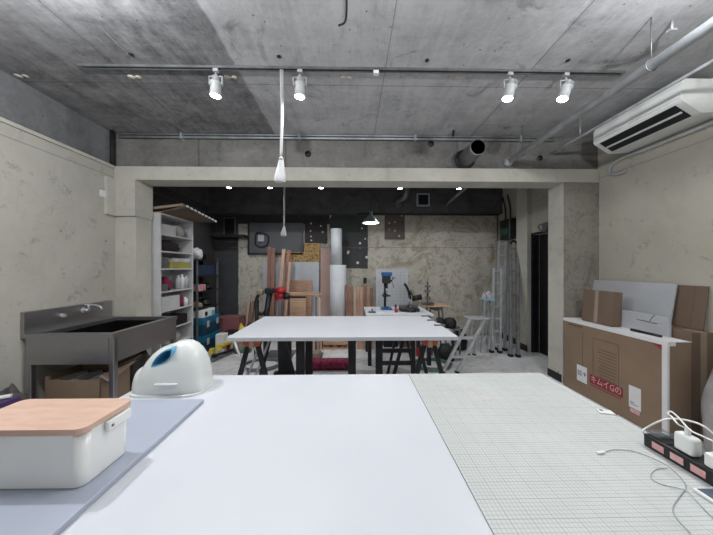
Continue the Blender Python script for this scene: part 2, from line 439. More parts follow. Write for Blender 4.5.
def spot_head(u, tilt, label, first=None, Y=TY, z=TZ, ptx=None):
    x = at(u, 73, Y).x if ptx is None else ptx
    t = thing('track_spotlight', label, 'spotlight', (x, Y, z), 'white spotlights on the lighting tracks')
    R = Matrix.Rotation(tilt, 3, 'Y')
    bm = BM(); bx(bm, (x-.018, Y-.013, z-.022), (x+.018, Y+.013, z)); obj('adapter', bm, WSTEEL, t)
    bm = BM(); tube(bm, [(x+.0, Y, z-.03), (x, Y, z-.055)], .007)
    bx(bm, (x-.047, Y-.008, z-.062), (x+.047, Y+.008, z-.055))
    for s in (-1, 1): bx(bm, (x+s*.047-.003, Y-.008, z-.12), (x+s*.047+.003, Y+.008, z-.055))
    obj('yoke', bm, WSTEEL, t)
    piv = Vector((x, Y, z-.11))
    bm = BM(); lathe(bm, [(.0, .055), (.022, .055), (.028, .048), (.03, .012), (.042, .008), (.043, -.004), (.036, -.008), (.040, -.088), (.041, -.092), (.037, -.092), (.034, -.08), (0, -.079)], piv, 28, rot=R)
    obj('lamp_housing', bm, WSTEEL, t)
    bm = BM(); lathe(bm, [(0, -.086), (.0355, -.086), (.0355, -.089), (0, -.089)], piv, 24, rot=R); obj('lens', bm, LENS, t)
    return x, piv, R
def lamp(kind, loc, energy, **kw):
    l = bpy.data.lights.new('lamp', kind); l.energy = energy; l.color = kw.get('color', (1, 1, 1))
    if kind == 'SPOT': l.spot_size = kw.get('size', 2); l.spot_blend = kw.get('blend', 1)
    l.shadow_soft_size = kw.get('soft', .05)
    o = bpy.data.objects.new('lamp_light', l); C.objects.link(o); o.location = loc
    if 'rot' in kw: o.rotation_euler = kw['rot']
    o['kind'] = 'structure'
    return o
E = 18
COL = (1.0, .985, .97)
for u, tilt, lab in ((216, .04, 'white track spotlight, leftmost of four on the front track'),
                     (300, .03, 'white track spotlight beside the hanging white cable'),
                     (510, .22, 'white tilted track spotlight, left of the right-hand pair'),
                     (566, .32, 'white tilted track spotlight nearest the air conditioner')):
    x, piv, R = spot_head(u, tilt, lab)
    d = R @ Vector((0, 0, -1))
    lamp('SPOT', piv+d*.11, E, size=2.6, blend=.8, rot=(0, tilt, 0), color=COL, soft=.035)
# unseen point lights: overhead ones for inferred lamps, rear ones added to light walls
for x, y, e in ((-1.45, 1.0, 58), (0.1, .8, 14), (1.6, .9, 40), (-1.3, -1.0, 12), (1.3, -1.0, 16)):
    lamp('POINT', (x, y, 2.58), e, color=(.96, .98, 1.0), soft=.03)
# track in the back room
BY, BZ = 4.2, 2.785
t = thing('lighting_track', 'dark lighting track under the back room ceiling', 'track', (0, BY, BZ))
bm = BM(); bx(bm, (-2.2, BY-.016, BZ), (2.2, BY+.016, ZC)); obj('rail', bm, BMET, t)
for u, lab in ((229, 'small back room spotlight, leftmost in the back room'), (270, 'small back room spotlight left of the thin hanging cable'),
          (321, 'small back room spotlight above the white tubes'), (400, 'small back room spotlight right of the green pendant'), (459, 'small back room spotlight, rightmost in the back room')):
    x, piv, R = spot_head(u, 0, lab, Y=BY, z=BZ, ptx=at(u, 189, BY).x)
    lamp('SPOT', piv+Vector((0, 0, -.11)), 17, size=2.5, blend=.9, color=(.93, .97, 1.0), soft=.035)
# conduits along the beam
bm = BM(); tube(bm, [(XL+.06, YH-.03, 2.775), (2.3, YH-.03, 2.775)], .012); tube(bm, [(XL+.06, YH-.03, 2.806), (2.3, YH-.03, 2.806)], .008)
for x in (-1.9, -.6, .7, 1.9): bx(bm, (x, YH-.045, 2.755), (x+.02, YH+.004, 2.82))
tag(obj('conduit', bm, GALV), 'thin metal conduit along the top of the dark beam', 'conduit')
bm = BM(); tube(bm, [(XL+.03, YH-.07, ZW), (XL+.03, YH-.07, ZC)], .02); tag(obj('conduit', bm, RUBBER), 'short black vertical pipe in the left ceiling corner', 'conduit')
# large pipe
t = thing('galvanised_pipe', 'long thick galvanised pipe under the ceiling at right', 'pipe', (1.784, 1.3, 2.5))
bm = BM(); tube(bm, [(1.784, -.6, 2.535), (1.784, 2.99, 2.535)], .03, 16); obj('pipe', bm, GALV, t)
bm = BM(); lathe(bm, [(.0, 0), (.055, 0), (.055, .012), (.04, .02), (.04, .05), (0, .05)], (1.784, 3.0, 2.535), 20, 'y', rot=Matrix.Scale(-1, 3, Vector((0, 1, 0)))); obj('flange', bm, GALV, t)
for y in (.5, 1.55, 2.75):
    bm = BM(); tube(bm, [(1.784+.034*math.cos(a), y, 2.535+.034*math.sin(a)) for a in [2*PI*k/16 for k in range(16)]], .004, 6, closed=True); tube(bm, [(1.784, y, 2.57), (1.784, y, ZC)], .004, 6); obj('pipe_hanger', bm, DSTEEL, t)
bm = BM(); tube(bm, [(2.27, -.6, 2.63), (2.27, 2.7, 2.63), (2.27, 2.99, 2.63)], .012)
for y in (.6, 1.6, 2.6): tube(bm, [(2.27, y, 2.63), (2.27, y, ZC)], .004, 6)
tag(obj('conduit', bm, GALV), 'thin galvanised conduit beside the air conditioner', 'conduit')
# round duct stub
t = thing('duct_stub', 'short round grey duct opening out of the beam', 'duct', (1.29, 2.85, 2.48))
c = at(478, 147, 2.68)
bm = BM(); lathe(bm, [(.074, 0), (.082, 0), (.084, .01), (.084, .31), (.078, .31), (.074, 0)], c, 28, 'y'); obj('duct_sleeve', bm, DSTEEL, t)
bm = BM(); lathe(bm, [(.0, .29), (.076, .29), (.076, .30), (0, .30)], c, 24, 'y'); obj('duct_inner_dark', bm, BMET, t)  # dark disc closing the sleeve, stands in for the darkness inside the duct
bm = BM(); lathe(bm, [(.084, .30), (.115, .31), (.115, .318), (.084, .318)], c, 28, 'y'); obj('duct_collar', bm, BMET, t)
# small marks: plugged anchor holes in ceiling
for i, (u, v, w) in enumerate(((21, 76, .05), (134, 77, .05), (230, 77, .05), (346, 77, .06), (460, 77, .05))):
    p = atz(u, v, ZC)
    bm = BM(); lathe(bm, [(0, 0), (.022, 0), (.025, .004), (0, .004)], (p.x-.02, p.y, ZC-.004), 16)
    bx(bm, (p.x-.03, p.y-.006, ZC-.003), (p.x+.03, p.y+.006, ZC)); lathe(bm, [(0, 0), (.018, 0), (.02, .004), (0, .004)], (p.x+.035, p.y, ZC-.004), 16)
    tag(obj('ceiling_patch', bm, M('pale_filler', (206, 202, 190), (188, 183, 170), 30, .8)), ['cream plaster patch on ceiling at far left', 'cream plaster patch on ceiling between left corner and first spotlight', 'cream plaster patch on ceiling beside the leftmost spotlight', 'cream double plaster patch on ceiling right of the second spotlight', 'cream plaster patch on ceiling left of the right-hand spotlight pair'][i], 'patch', 'cream patches on the ceiling')
for i, (u, v) in enumerate(((131, 54), (279, 56), (427, 60), (568, 60))):
    p = atz(u, v, ZC); bm = BM(); lathe(bm, [(0, 0), (.014, 0), (.014, .006), (0, .006)], (p.x, p.y, ZC-.006), 14)
    tag(obj('anchor_hole', bm, BLACK), ['black anchor hole in dark ceiling left of the spotlights', 'black anchor hole in ceiling above the hanging cable', 'black anchor hole in ceiling right of centre', 'black anchor hole in ceiling above the rightmost spotlight'][i], 'hole', 'black holes in the ceiling')
for i, (u, v, r) in enumerate(((308, 154, .035), (431, 144, .033), (540, 158, .03))):
    p = at(u, v, YH); bm = BM(); lathe(bm, [(0, 0), (r, 0), (r, .008), (0, .008)], (p.x, YH-.004, p.z), 18, 'y')
    tag(obj('core_hole', bm, BLACK), ['black round core hole in the beam right of the hanging bag', 'black round core hole in the beam left of the duct', 'black round core hole in the beam under the thin conduit'][i], 'hole', 'black holes in the beam')
bm = BM(); p = atz(343, 3, ZC); tube(bm, smooth_path([(p.x+.02, p.y-.1, ZC), (p.x+.02, p.y, ZC-.03), (p.x+.01, p.y+.06, ZC-.05), (p.x-.03, p.y+.08, ZC-.055)]), .006, 6)
tag(obj('loose_wire', bm, RUBBER), 'short black wire poking from the ceiling at top centre', 'wire')
p = atz(458, 130, ZC); bm = BM(); bar(bm, (p.x-.05, p.y-.0, ZC-.008), (p.x+.03, p.y+.22, ZC-.008), .02, .015); tag(obj('ceiling_strip', bm, BLACK), 'short black strip on the ceiling above the round duct', 'strip')
p = atz(672, 28, ZC-.04); t = thing('ceiling_bracket', 'small bright metal bracket beside the thick pipe at top right', 'bracket', (p.x, p.y, ZC-.06))
bm = BM(); tube(bm, [(p.x, p.y, ZC), (p.x, p.y, ZC-.05)], .006); obj('rod', bm, ALU, t)
bm = BM(); bx(bm, (p.x-.02, p.y-.012, ZC-.062), (p.x+.02, p.y+.012, ZC-.05)); obj('clip', bm, ALU, t)

# hanging bagged cables
def hang(name, x, y, ztop, zb, zt, w, label):
    t = thing(name, label, 'cable', (x, y, zb))
    bm = BM(); tube(bm, smooth_path([(x, y, ztop), (x+.004, y, (ztop+zt)/2), (x, y, zt)]), .010, 8)
    tube(bm, smooth_path([(x+.012, y, ztop), (x+.01, y+.006, (ztop+zt)/2), (x+.002, y, zt)]), .008, 8); obj('cord', bm, WSTEEL, t)
    bm = BM(); h = zt-zb
    rings = []
    for k, (f, r, dx) in enumerate(((1, .012, 0), (.9, .018, 0), (.6, w*.62, -.004), (.25, w*.95, -.006), (.03, w, -.003), (0, w*.85, 0))):
        rings.append([bm.verts.new((x+dx+r*math.cos(a)*(1+.12*math.sin(3*a+k)), y+.45*r*math.sin(a), zb+h*f+.006*math.sin(2*a))) for a in [2*PI*j/20 for j in range(20)]])
    for a, b in zip(rings, rings[1:]):
        for j in range(20):
            ff = bm.faces.new((a[j], a[(j+1) % 20], b[(j+1) % 20], b[j])); ff.smooth = True
    bm.faces.new(rings[-1]); bm.faces.new(rings[0][::-1]); obj('plastic_bag', bm, BAGW, t)
    bm = BM(); lathe(bm, [(0, 0), (.016, 0), (.016, .014), (0, .014)], (x, y, zt-.012), 14); obj('tie', bm, WSTEEL, t)
xx = at(281, 100, TY).x
hang('hanging_cable', xx, TY, TZ, at(281, 182, TY).z, at(281, 158, TY).z, .042, 'white cable ending in a tied bag, hanging from front track')
xx = at(284, 200, BY).x
hang('hanging_cable', xx, BY, BZ, at(284, 236, BY).z, at(284, 226, BY).z, .045, 'thin white cable with small bag hanging in the back room')

# pendant lamp
px = at(371, 220, 4.0); t = thing('pendant_lamp', 'green enamel pendant lamp lit in the back room', 'lamp', (px.x, 4.0, px.z-.05))
bm = BM(); tube(bm, [(px.x, 4, ZC), (px.x, 4, px.z+.13)], .005, 8); obj('cord', bm, BLACK, t)
bm = BM(); lathe(bm, [(.0, .14), (.022, .14), (.026, .07), (.05, .055), (.135, -.04), (.14, -.05), (.132, -.05), (.05, .04), (0, .045)], (px.x, 4, px.z), 32); obj('lamp_shade', bm, GREENE, t)
bm = BM(); lathe(bm, [(0, -.03), (.118, -.03), (.12, -.044), (0, -.046)], (px.x, 4, px.z), 28); obj('diffuser', bm, LENS2, t)
lamp('POINT', (px.x, 4, px.z-.08), 3, soft=.08, color=COL)
# grille on rear beam
p = at(423, 200, 4.93); t = thing('vent_grille', 'small square white vent frame on the dark rear beam', 'vent', (p.x, 4.9, p.z-.12))
bm = BM()
for a, b, c_, d in ((-.12, .12, .095, .12), (-.12, .12, -.12, -.095), (-.12, -.095, -.095, .095), (.095, .12, -.095, .095)): bx(bm, (p.x+a, 4.905, p.z+c_), (p.x+b, 4.93, p.z+d))
obj('frame', bm, LGREY, t)
bm = BM(); bx(bm, (p.x-.095, 4.922, p.z-.095), (p.x+.095, 4.93, p.z+.095))
for k in range(7): bx(bm, (p.x-.095, 4.912, p.z-.085+k*.027), (p.x+.095, 4.922, p.z-.08+k*.027))
obj('louvre', bm, BMET, t)
bm = BM(); tube(bm, smooth_path([at(398, 206, 4.96), at(399, 200, 4.75), at(405, 196, 4.5), (at(405, 196, 4.5)+Vector((.02, -.05, .2)))]), .05, 16)
tag(obj('duct_pipe', bm, DSTEEL), 'short bent grey duct beneath the rear beam', 'duct')
bm = BM(); tube(bm, [at(446, 205, 4.94), (1.95, 3.4, 2.79), (1.95, 3.4, 2.82)], .025, 12); tag(obj('conduit', bm, GALV), 'grey pipe slanting under the back room ceiling at right', 'conduit')
zc = at(352, 213, 4.93).z-.012
bm = BM(); tube(bm, [(0.1, 4.95, zc), (XR-.05, 4.95, zc)], .012); tag(obj('conduit', bm, RUBBER), 'black cable run beneath the rear beam', 'conduit')

# ================================================================ AIR CONDITIONER
t = thing('air_conditioner', 'white wall mounted air conditioner at upper right', 'air conditioner', (2.65, 2.29, 2.48))
y0, y1 = 1.94, 2.66
prof = [(XR, 2.50), (2.635, 2.49), (2.61, 2.492), (2.475, 2.575), (2.462, 2.59), (2.462, 2.70), (2.475, 2.735), (2.50, 2.745), (XR, 2.745)]
bm = BM(); prism(bm, [(a, y0, b) for a, b in prof], (0, y1-y0, 0)); obj('body', bm, WPL, t)
def onslant(f, off=.003):
    a = Vector((2.475, 0, 2.575)); b = Vector((2.61, 0, 2.492)); n = Vector((-(a-b).z, 0, (a-b).x)).normalized()*(-1)
    p = a.lerp(b, f); return p+Vector((-.45, 0, -.89))*off
bm = BM(); a, b = onslant(.03, .004), onslant(.97, .004); prism(bm, [(a.x, y0+.05, a.z), (b.x, y0+.05, b.z), (b.x+.004, y0+.05, b.z+.01), (a.x+.004, y0+.05, a.z+.01)], (0, y1-y0-.10, 0)); obj('air_outlet', bm, BMET, t)
bm = BM(); a, b = onslant(.48, .012), onslant(.56, .012); prism(bm, [(a.x, y0+.06, a.z), (b.x, y0+.06, b.z), (b.x+.002, y0+.06, b.z+.008), (a.x+.002, y0+.06, a.z+.008)], (0, y1-y0-.12, 0)); obj('flap', bm, WPL, t)
bm = BM(); bx(bm, (2.4605, y0+.01, 2.604), (2.464, y1-.01, 2.606)); obj('panel_seam', bm, DSTEEL, t)
bm = BM(); tube(bm, smooth_path([(XR-.0175, -.4, 2.50), (XR-.0175, 1.4, 2.50), (XR-.0175, 1.9, 2.462), (XR-.0175, 2.5, 2.462), (XR-.0175, 2.72, 2.468), (XR-.0175, 2.83, 2.43), (XR-.0175, 2.84, 2.36), (XR-.0175, 2.76, 2.32), (XR-.0175, 2.68, 2.32)]), .017, 12)
tag(obj('refrigerant_pipe', bm, WSTEEL), 'cream wrapped pipe curving down under the air conditioner', 'pipe')

# ================================================================ FRONT WORKTABLE AND WHAT LIES ON IT
ZT = .78
t = thing('work_table', 'large white topped worktable in the foreground', 'table', (0, .85, 0))
bm = BM(); bx(bm, (-.985, .25, ZT-.03), (.985, 1.365, ZT), .002); obj('tabletop', bm, WHITE, t)
for x in (-.9, .9):
    for y in (.33, 1.28):
        bm = BM(); bx(bm, (x-.03, y-.03, 0), (x+.03, y+.03, ZT-.03)); obj('leg', bm, BMET, t)
bm = BM()
for y in (.33, 1.28): bx(bm, (-.87, y-.012, ZT-.10), (.87, y+.012, ZT-.03))
for x in (-.9, .9): bx(bm, (x-.012, .36, ZT-.10), (x+.012, 1.25, ZT-.03))
obj('apron', bm, BMET, t)
bm = BM(); bx(bm, (.291, .27, ZT), (.972, 1.358, ZT+.003)); mt = obj('cutting_mat', bm, CMAT, base=(.291, .27, ZT))
tag(mt, 'pale grey-green gridded cutting mat covering the right of the front table', 'cutting mat')
for i, (u, v) in enumerate(((472, 388), (478, 394), (487, 400))):
    p = atz(u, v, ZT+.003); bm = BM()
    for k in range(4): bx(bm, (p.x-.02+k*.011, p.y-.004, ZT+.003), (p.x-.013+k*.011, p.y+.004, ZT+.0035))
    obj('printed_mark', bm, PINKL, mt, label='faint red printed marks')
ZB = ZT+.015
boxobj('blue_board', (-.985, .26, ZT), (-.602, 1.09, ZB), BLUEB, 'pale blue-grey flat board under the lidded storage box', 'board', bev=.003)
# storage box
x0, x1, y0, y1 = -.955, -.648, .648, .788
t = thing('storage_box', 'white plastic storage box with pale wooden lid', 'box', ((x0+x1)/2, (y0+y1)/2, ZB))
bm = BM()
for (dz, ins) in ((.0, .012),): pass
vs = bx(bm, (x0, y0, ZB), (x1, y1, ZB+.134), 0)
cxm, cym = (x0+x1)/2, (y0+y1)/2
ve = [e for e in bm.edges if abs(e.verts[0].co.z-e.verts[1].co.z) > .1]
bmesh.ops.bevel(bm, geom=ve, offset=.022, segments=6, affect='EDGES', profile=.5)
be = [e for e in bm.edges if e.verts[0].co.z < ZB+.001 and e.verts[1].co.z < ZB+.001]
bmesh.ops.bevel(bm, geom=be, offset=.006, segments=3, affect='EDGES', profile=.5)
for f in bm.faces: f.smooth = abs(f.normal.z) < .9 and f.calc_area() < .004
for v in bm.verts:
    k = 1-.018*(ZB+.134-v.co.z)/.134; v.co.x = cxm+(v.co.x-cxm)*k; v.co.y = cym+(v.co.y-cym)*k
obj('box_body', bm, WPL, t)
bm = BM(); bx(bm, (x0-.006, y0-.006, ZB+.135), (x1+.006, y1+.006, ZB+.149), 0)
ve = [e for e in bm.edges if abs(e.verts[0].co.z-e.verts[1].co.z) > .01]
bmesh.ops.bevel(bm, geom=ve, offset=.02, segments=6, affect='EDGES', profile=.5)
obj('lid', bm, WOODLID, t)
bm = BM(); bx(bm, (x1+.002, y0+.055, ZB+.104), (x1+.014, y1-.012, ZB+.132), .004); lt = obj('latch', bm, WPL, t)
bm = BM(); lathe(bm, [(0, 0), (.0035, 0), (.0035, .002), (0, .002)], (x1+.014, y0+.065, ZB+.118), 12, 'x'); obj('rivet', bm, DSTEEL, lt)

# toddler potty
def potty():
    YC = 1.225; c = Vector((-.795, YC, ZT))
    t = thing('toddler_potty', 'white rounded toddler potty with light blue opening', 'potty', c)
    sil = [(138.5, 384), (139, 376), (139.6, 370), (141, 366.6), (144, 365.4), (148.5, 365), (150, 360), (153, 355), (157.5, 350.3), (163, 346.4), (169, 344), (175, 342.4), (179, 340.4), (184, 339.4), (190, 339.6), (196, 342), (201, 346.2), (204.5, 351.5), (207, 358), (208.5, 366), (209.5, 376), (210, 385)]
    xl_, xr_ = at(138, 380, YC).x, at(210.5, 380, YC).x; xm = (xl_+xr_)/2
    bm = BM(); rings = []; n = 32
    for u, v in sil:
        p = at(u, v, YC); x = p.x; h = p.z-ZT-.006; f = (x-(xl_+xr_)/2)/((xr_-xl_)/2)
        w = .092*(1-abs(f)**3.2*.42); w *= min(1, .80+.2*h/.1) 
        ring = []
        for k in range(n+1):
            a = PI*k/n; ca, sa = math.cos(a), math.sin(a)
            yy = w*math.copysign(abs(ca)**.72, ca); zz = h*(abs(sa)**.80)
            ring.append(bm.verts.new((xm+(x-xm)*.945, YC+yy*(1-.10*zz/.2), ZT+.007+zz*.985)))
        rings.append(ring)
    for a, b in zip(rings, rings[1:]):
        for k in range(n):
            f = bm.faces.new((a[k], a[k+1], b[k+1], b[k])); f.smooth = True
        bm.faces.new((a[0], b[0], b[n], a[n]))
    bm.faces.new(rings[0]); bm.faces.new(rings[-1][::-1])
    finish(bm)
    poly = [(151, 367), (152.5, 362.5), (156, 357.5), (160.5, 353), (166, 349.6), (172, 348.6), (172.3, 352), (170.5, 357), (166.5, 361.5), (160.5, 365.2), (154, 367)]
    P = [at(u, v, 1.15) for u, v in poly]
    body = bpy.data.meshes.new('b'); bm.to_mesh(body); bm.free()
    bo = bpy.data.objects.new('tmp_b', body); C.objects.link(bo)
    cb = BM(); prism(cb, [(p.x, YC-.2, p.z) for p in P], (0, .4, 0)); finish(cb)
    cm = bpy.data.meshes.new('c'); cb.to_mesh(cm); cb.free(); co = bpy.data.objects.new('tmp_c', cm); C.objects.link(co)
    md = bo.modifiers.new('x', 'BOOLEAN'); md.operation = 'DIFFERENCE'; md.object = co; md.solver = 'EXACT'
    dg = bpy.context.evaluated_depsgraph_get(); me = bpy.data.meshes.new_from_object(bo.evaluated_get(dg))
    bm = BM(); bm.from_mesh(me); bpy.data.objects.remove(bo); bpy.data.objects.remove(co)
    obj('shell', bm, M('ivory_plastic', (222, 226, 224), (216, 220, 218), 3, .2, coat=.3), t)
    bm = BM(); cx_ = sum(p.x for p in P)/len(P); cz_ = sum(p.z for p in P)/len(P)
    inner = [(cx_+(p.x-cx_)*.90, cz_+(p.z-cz_)*.84) for p in P]; outer = [(p.x, p.z) for p in P]
    n = len(P); V = {}
    for nm, pl in (('o', outer), ('i', inner)):
        for s_, yy in ((0, -.076), (1, .076)): V[nm, s_] = [bm.verts.new((a, YC+yy, b)) for a, b in pl]
    for k in range(n):
        j = (k+1) % n
        bm.faces.new((V['o', 0][k], V['o', 0][j], V['i', 0][j], V['i', 0][k])); bm.faces.new((V['o', 1][k], V['i', 1][k], V['i', 1][j], V['o', 1][j]))
        bm.faces.new((V['i', 0][k], V['i', 0][j], V['i', 1][j], V['i', 1][k])); bm.faces.new((V['o', 0][k], V['o', 1][k], V['o', 1][j], V['o', 0][j]))
    obj('opening_liner', bm, BLUEP, t, label='light blue liner around the opening')
    bm = BM(); bx(bm, (xl_+.008, YC-.095, ZT), (xr_-.006, YC+.095, ZT+.008), 0)
    ve = [e for e in bm.edges if abs(e.verts[0].co.z-e.verts[1].co.z) > .005]
    bmesh.ops.bevel(bm, geom=ve, offset=.06, segments=8, affect='EDGES', profile=.5); obj('base_rim', bm, MATS['ivory_plastic'], t)
    g0, g1 = at(154, 386, YC-.1), at(176, 384, YC-.1)
    bm = BM(); bx(bm, (g0.x, YC-.104, g0.z), (g1.x, YC-.088, g1.z), .003); obj('grip', bm, MATS['ivory_plastic'], t)
potty()

# power strip etc.
ZM = ZT+.003
rot = .0
SL = .897
t = thing('power_strip', 'black power strip with pink labels on the table edge', 'power strip', (.93, .6, ZM))
bm = BM(); bx(bm, (SL, .385, ZM), (SL+.062, .802, ZM+.038), .005); obj('housing', bm, BLACK, t)
for k, y in enumerate((.762, .717, .672, .627, .582, .537)):
    bm = BM(); bx(bm, (SL-.001, y-.015, ZM+.010), (SL+.001, y+.015, ZM+.028)); obj('name_label', bm, PINKL, t, label='pink paper label')
    if k in (0, 3, 5):
        bm = BM(); bx(bm, (SL+.008, y-.018, ZM+.038), (SL+.054, y+.018, ZM+.041), .001); s_ = obj('socket', bm, BMET, t)
        bm = BM(); bx(bm, (SL+.022, y-.006, ZM+.041), (SL+.024, y+.006, ZM+.0415)); bx(bm, (SL+.038, y-.006, ZM+.041), (SL+.040, y+.006, ZM+.0415)); obj('slot', bm, RUBBER, s_)
bm = BM(); bx(bm, (SL+.004, .765, ZM+.0412), (SL+.058, .80, ZM+.052), .003); obj('clear_cap', bm, SMOKE, t)
ZS = ZM+.038
t = thing('usb_charger', 'white block charger with cable plugged upright in the power strip', 'charger', (.92, .72, ZS))
bm = BM(); bx(bm, (.907, .690, ZS), (.937, .735, ZS+.050), .008, seg=4); obj('body', bm, WPL, t)
bm = BM(); bx(bm, (.917, .708, ZS+.050), (.928, .717, ZS+.068), .002); obj('plug', bm, WPL, t)
t = thing('usb_charger', 'white charger at the right frame edge on the power strip', 'charger', (.92, .65, ZS))
bm = BM(); bx(bm, (.905, .638, ZS), (.945, .668, ZS+.036), .005); obj('body', bm, WPL, t)
bm = BM(); tube(bm, [(.925, .653, ZS+.036), (.925, .653, ZS+.062)], .009, 14); obj('plug', bm, WPL, t)
r = .0022
top = Vector((.9225, .7125, ZS+.068))
pts = [top, at(679, 425, .70), at(672, 417, .72), at(668, 414, .74), at(671, 411.5, .74), at(679, 418, .71), at(690, 430, .68), at(702, 436, .66), at(716, 443, .64), at(730, 455, .62)]
bm = BM(); tube(bm, smooth_path(pts), r, 8); tag(obj('charging_cable', bm, WPL), 'white cable looping up from the block charger', 'cable')
pts = [Vector((.93, .808, ZM+.003)), at(643, 432, .81), at(648, 427, .81), at(660, 421, .79), at(672, 418.5, .78), at(690, 421, .74), at(705, 427, .71), at(720, 440, .69)]
bm = BM(); tube(bm, smooth_path(pts), .0026, 8); tag(obj('charging_cable', bm, WPL), 'white cable arching over the far end of the power strip', 'cable')
bm = BM(); bx(bm, (.832, .50, ZM), (.890, .636, ZM+.009), .004)
t = thing('smartphone', 'white smartphone lying on the mat at right frame edge', 'phone', (.857, .57, ZM)); obj('case', bm, WPL, t)
bm = BM(); bx(bm, (.838, .506, ZM+.009), (.884, .630, ZM+.0096)); obj('screen', bm, DARKSCR, t)
t = thing('lightning_cable', 'thin white cable with plug lying curled on the cutting mat', 'cable', atz(604, 452, ZM))
pts = [atz(606, 451.5, ZM+.002), atz(615, 449.5, ZM+.002), atz(632, 451, ZM+.002), atz(650, 457, ZM+.002), atz(668, 466, ZM+.002), atz(681, 478, ZM+.002), atz(686, 487, ZM+.002), atz(679, 497, ZM+.002), atz(673, 507, ZM+.002), atz(676, 517, ZM+.002), atz(690, 533, ZM+.002)]
bm = BM(); tube(bm, smooth_path(pts), .0011, 6); obj('cord', bm, LGREY, t)
bm = BM(); a, b = atz(597, 453, ZM+.004), atz(604, 452, ZM+.004); bar(bm, a, b, .008, .007, bev=.002); obj('plug', bm, WPL, t)
pts = [atz(668, 468, ZM+.003), atz(657, 469, ZM+.002), atz(651, 474, ZM+.002), atz(653, 480, ZM+.002), atz(664, 485, ZM+.002), atz(678, 488, ZM+.004), atz(688, 492, ZM+.005), atz(702, 507, ZM+.002), atz(713, 518, ZM+.002), atz(725, 530, ZM+.002)]
bm = BM(); tube(bm, smooth_path(pts), .0011, 6); tag(obj('thin_cable', bm, LGREY), 'thin grey cable curling beside the phone', 'cable')
p = atz(609, 412, ZM); t = thing('white_tag', 'small flat white tag on the mat by the table edge', 'tag', (p.x-.02, p.y, ZM))
bm = BM(); bx(bm, (p.x-.040, p.y-.018, ZM), (p.x+.008, p.y+.012, ZM+.005), .004, rot=-.3); obj('tag_body', bm, WPL, t)
bm = BM(); lathe(bm, [(0, 0), (.006, 0), (.006, .0008), (0, .0008)], (p.x-.027, p.y+.004, ZM+.005), 12); obj('tag_hole', bm, DSTEEL, t)
bm = BM(); bx(bm, (p.x+.004, p.y-.022, ZM), (p.x+.010, p.y-.014, ZM+.0035), .001); obj('red_tab', bm, RED, t, label='tiny red tab')

# ================================================================ RIGHT WALL CARTONS
def faceM(x, y, z):   # text plane on a face looking to -X
    return Matrix.Translation((x, y, z)) @ Matrix(((0, 0, -1, 0), (-1, 0, 0, 0), (0, 1, 0, 0), (0, 0, 0, 1)))
XC = 2.40; YC0, YC1, ZK = 1.975, 2.965, .76
t = thing('large_carton', 'large flat cardboard carton with red and white print standing by the right wall', 'carton', (2.49, 2.47, 0))
bm = BM(); bx(bm, (XC, YC0, 0), (2.588, YC1, ZK), .004); obj('carton_body', bm, CARD, t)
bm = BM(); bx(bm, (XC-.003, YC0-.003, ZK-.028), (XC+.06, YC1, ZK+.003)); bx(bm, (XC+.06, YC0-.003, ZK), (2.588, YC1, ZK+.003)); obj('edge_tape', bm, WPAPER, t, label='white tape along the top edge')
bm = BM(); bx(bm, (XC-.003, YC0-.003, 0), (XC, YC0+.035, ZK-.028)); bx(bm, (XC-.003, YC0-.003, 0), (XC+.012, YC0, ZK-.028)); obj('corner_tape', bm, WPAPER, t, label='white tape down the near corner')
bm = BM(); a = atx(648, 340, XC); b = atx(666, 343, XC)
prism(bm, [(XC-.002, YC0+.035, ZK-.028), (XC-.002, YC0+.11, ZK-.028), (XC-.002, YC0+.035, ZK-.07)], (.002, 0, 0)); obj('red_corner', bm, REDINK, t, label='red printed corner')
def pr(u0, v0, u1, v1): # rectangle on carton face from two pixel corners
    a = atx(u0, v0, XC); b = atx(u1, v1, XC); return a.y, b.y, max(a.z, b.z), min(a.z, b.z)
# printed panel outline with text lines
ya = atx(593, 340, XC); yb_ = atx(619, 347, XC); yA, yB = ya.y, yb_.y; zt_, zb_ = atx(593, 338, XC).z, atx(619, 392, XC).z
bm = BM()
for (p0, p1, q0, q1) in ((yB, yA, zt_, zt_+.004), (yB, yA, zb_, zb_+.004), (yB, yB+.004, zb_, zt_), (yA-.004, yA, zb_, zt_)): bx(bm, (XC-.0012, p0, q0), (XC, p1, q1))
for k in range(11):
    z = zb_+.025+k*(zt_-zb_-.09)/11; bx(bm, (XC-.0012, yB+.02, z), (XC, yA-.05-.012*(k % 3), z+.006))
bx(bm, (XC-.0012, 2.72, .70), (XC, 2.90, .712)); bx(bm, (XC-.0012, 2.715, .20), (XC, 2.719, .66))
obj('printed_panel', bm, BRINK, t)
# white pictogram label
def label_rect(u0, v0, u1, v1): 
    a = atx(u0, v0, XC); b = atx(u1, v1, XC); return (b.y, a.y, b.z, a.z)
y0_, y1_ = atx(587, 380, XC).y, atx(577, 380, XC).y; z0_, z1_ = atx(582, 382, XC).z, atx(582, 366, XC).z
bm = BM(); bx(bm, (XC-.0015, y0_, z0_), (XC, y1_, z1_)); lb = obj('white_label', bm, WPAPER, t, label='white pictogram label')
textmesh('目↑', .062, INK, 'printed_symbol', lb, faceM(XC-.002, (y0_+y1_)/2, (z0_+z1_)/2))
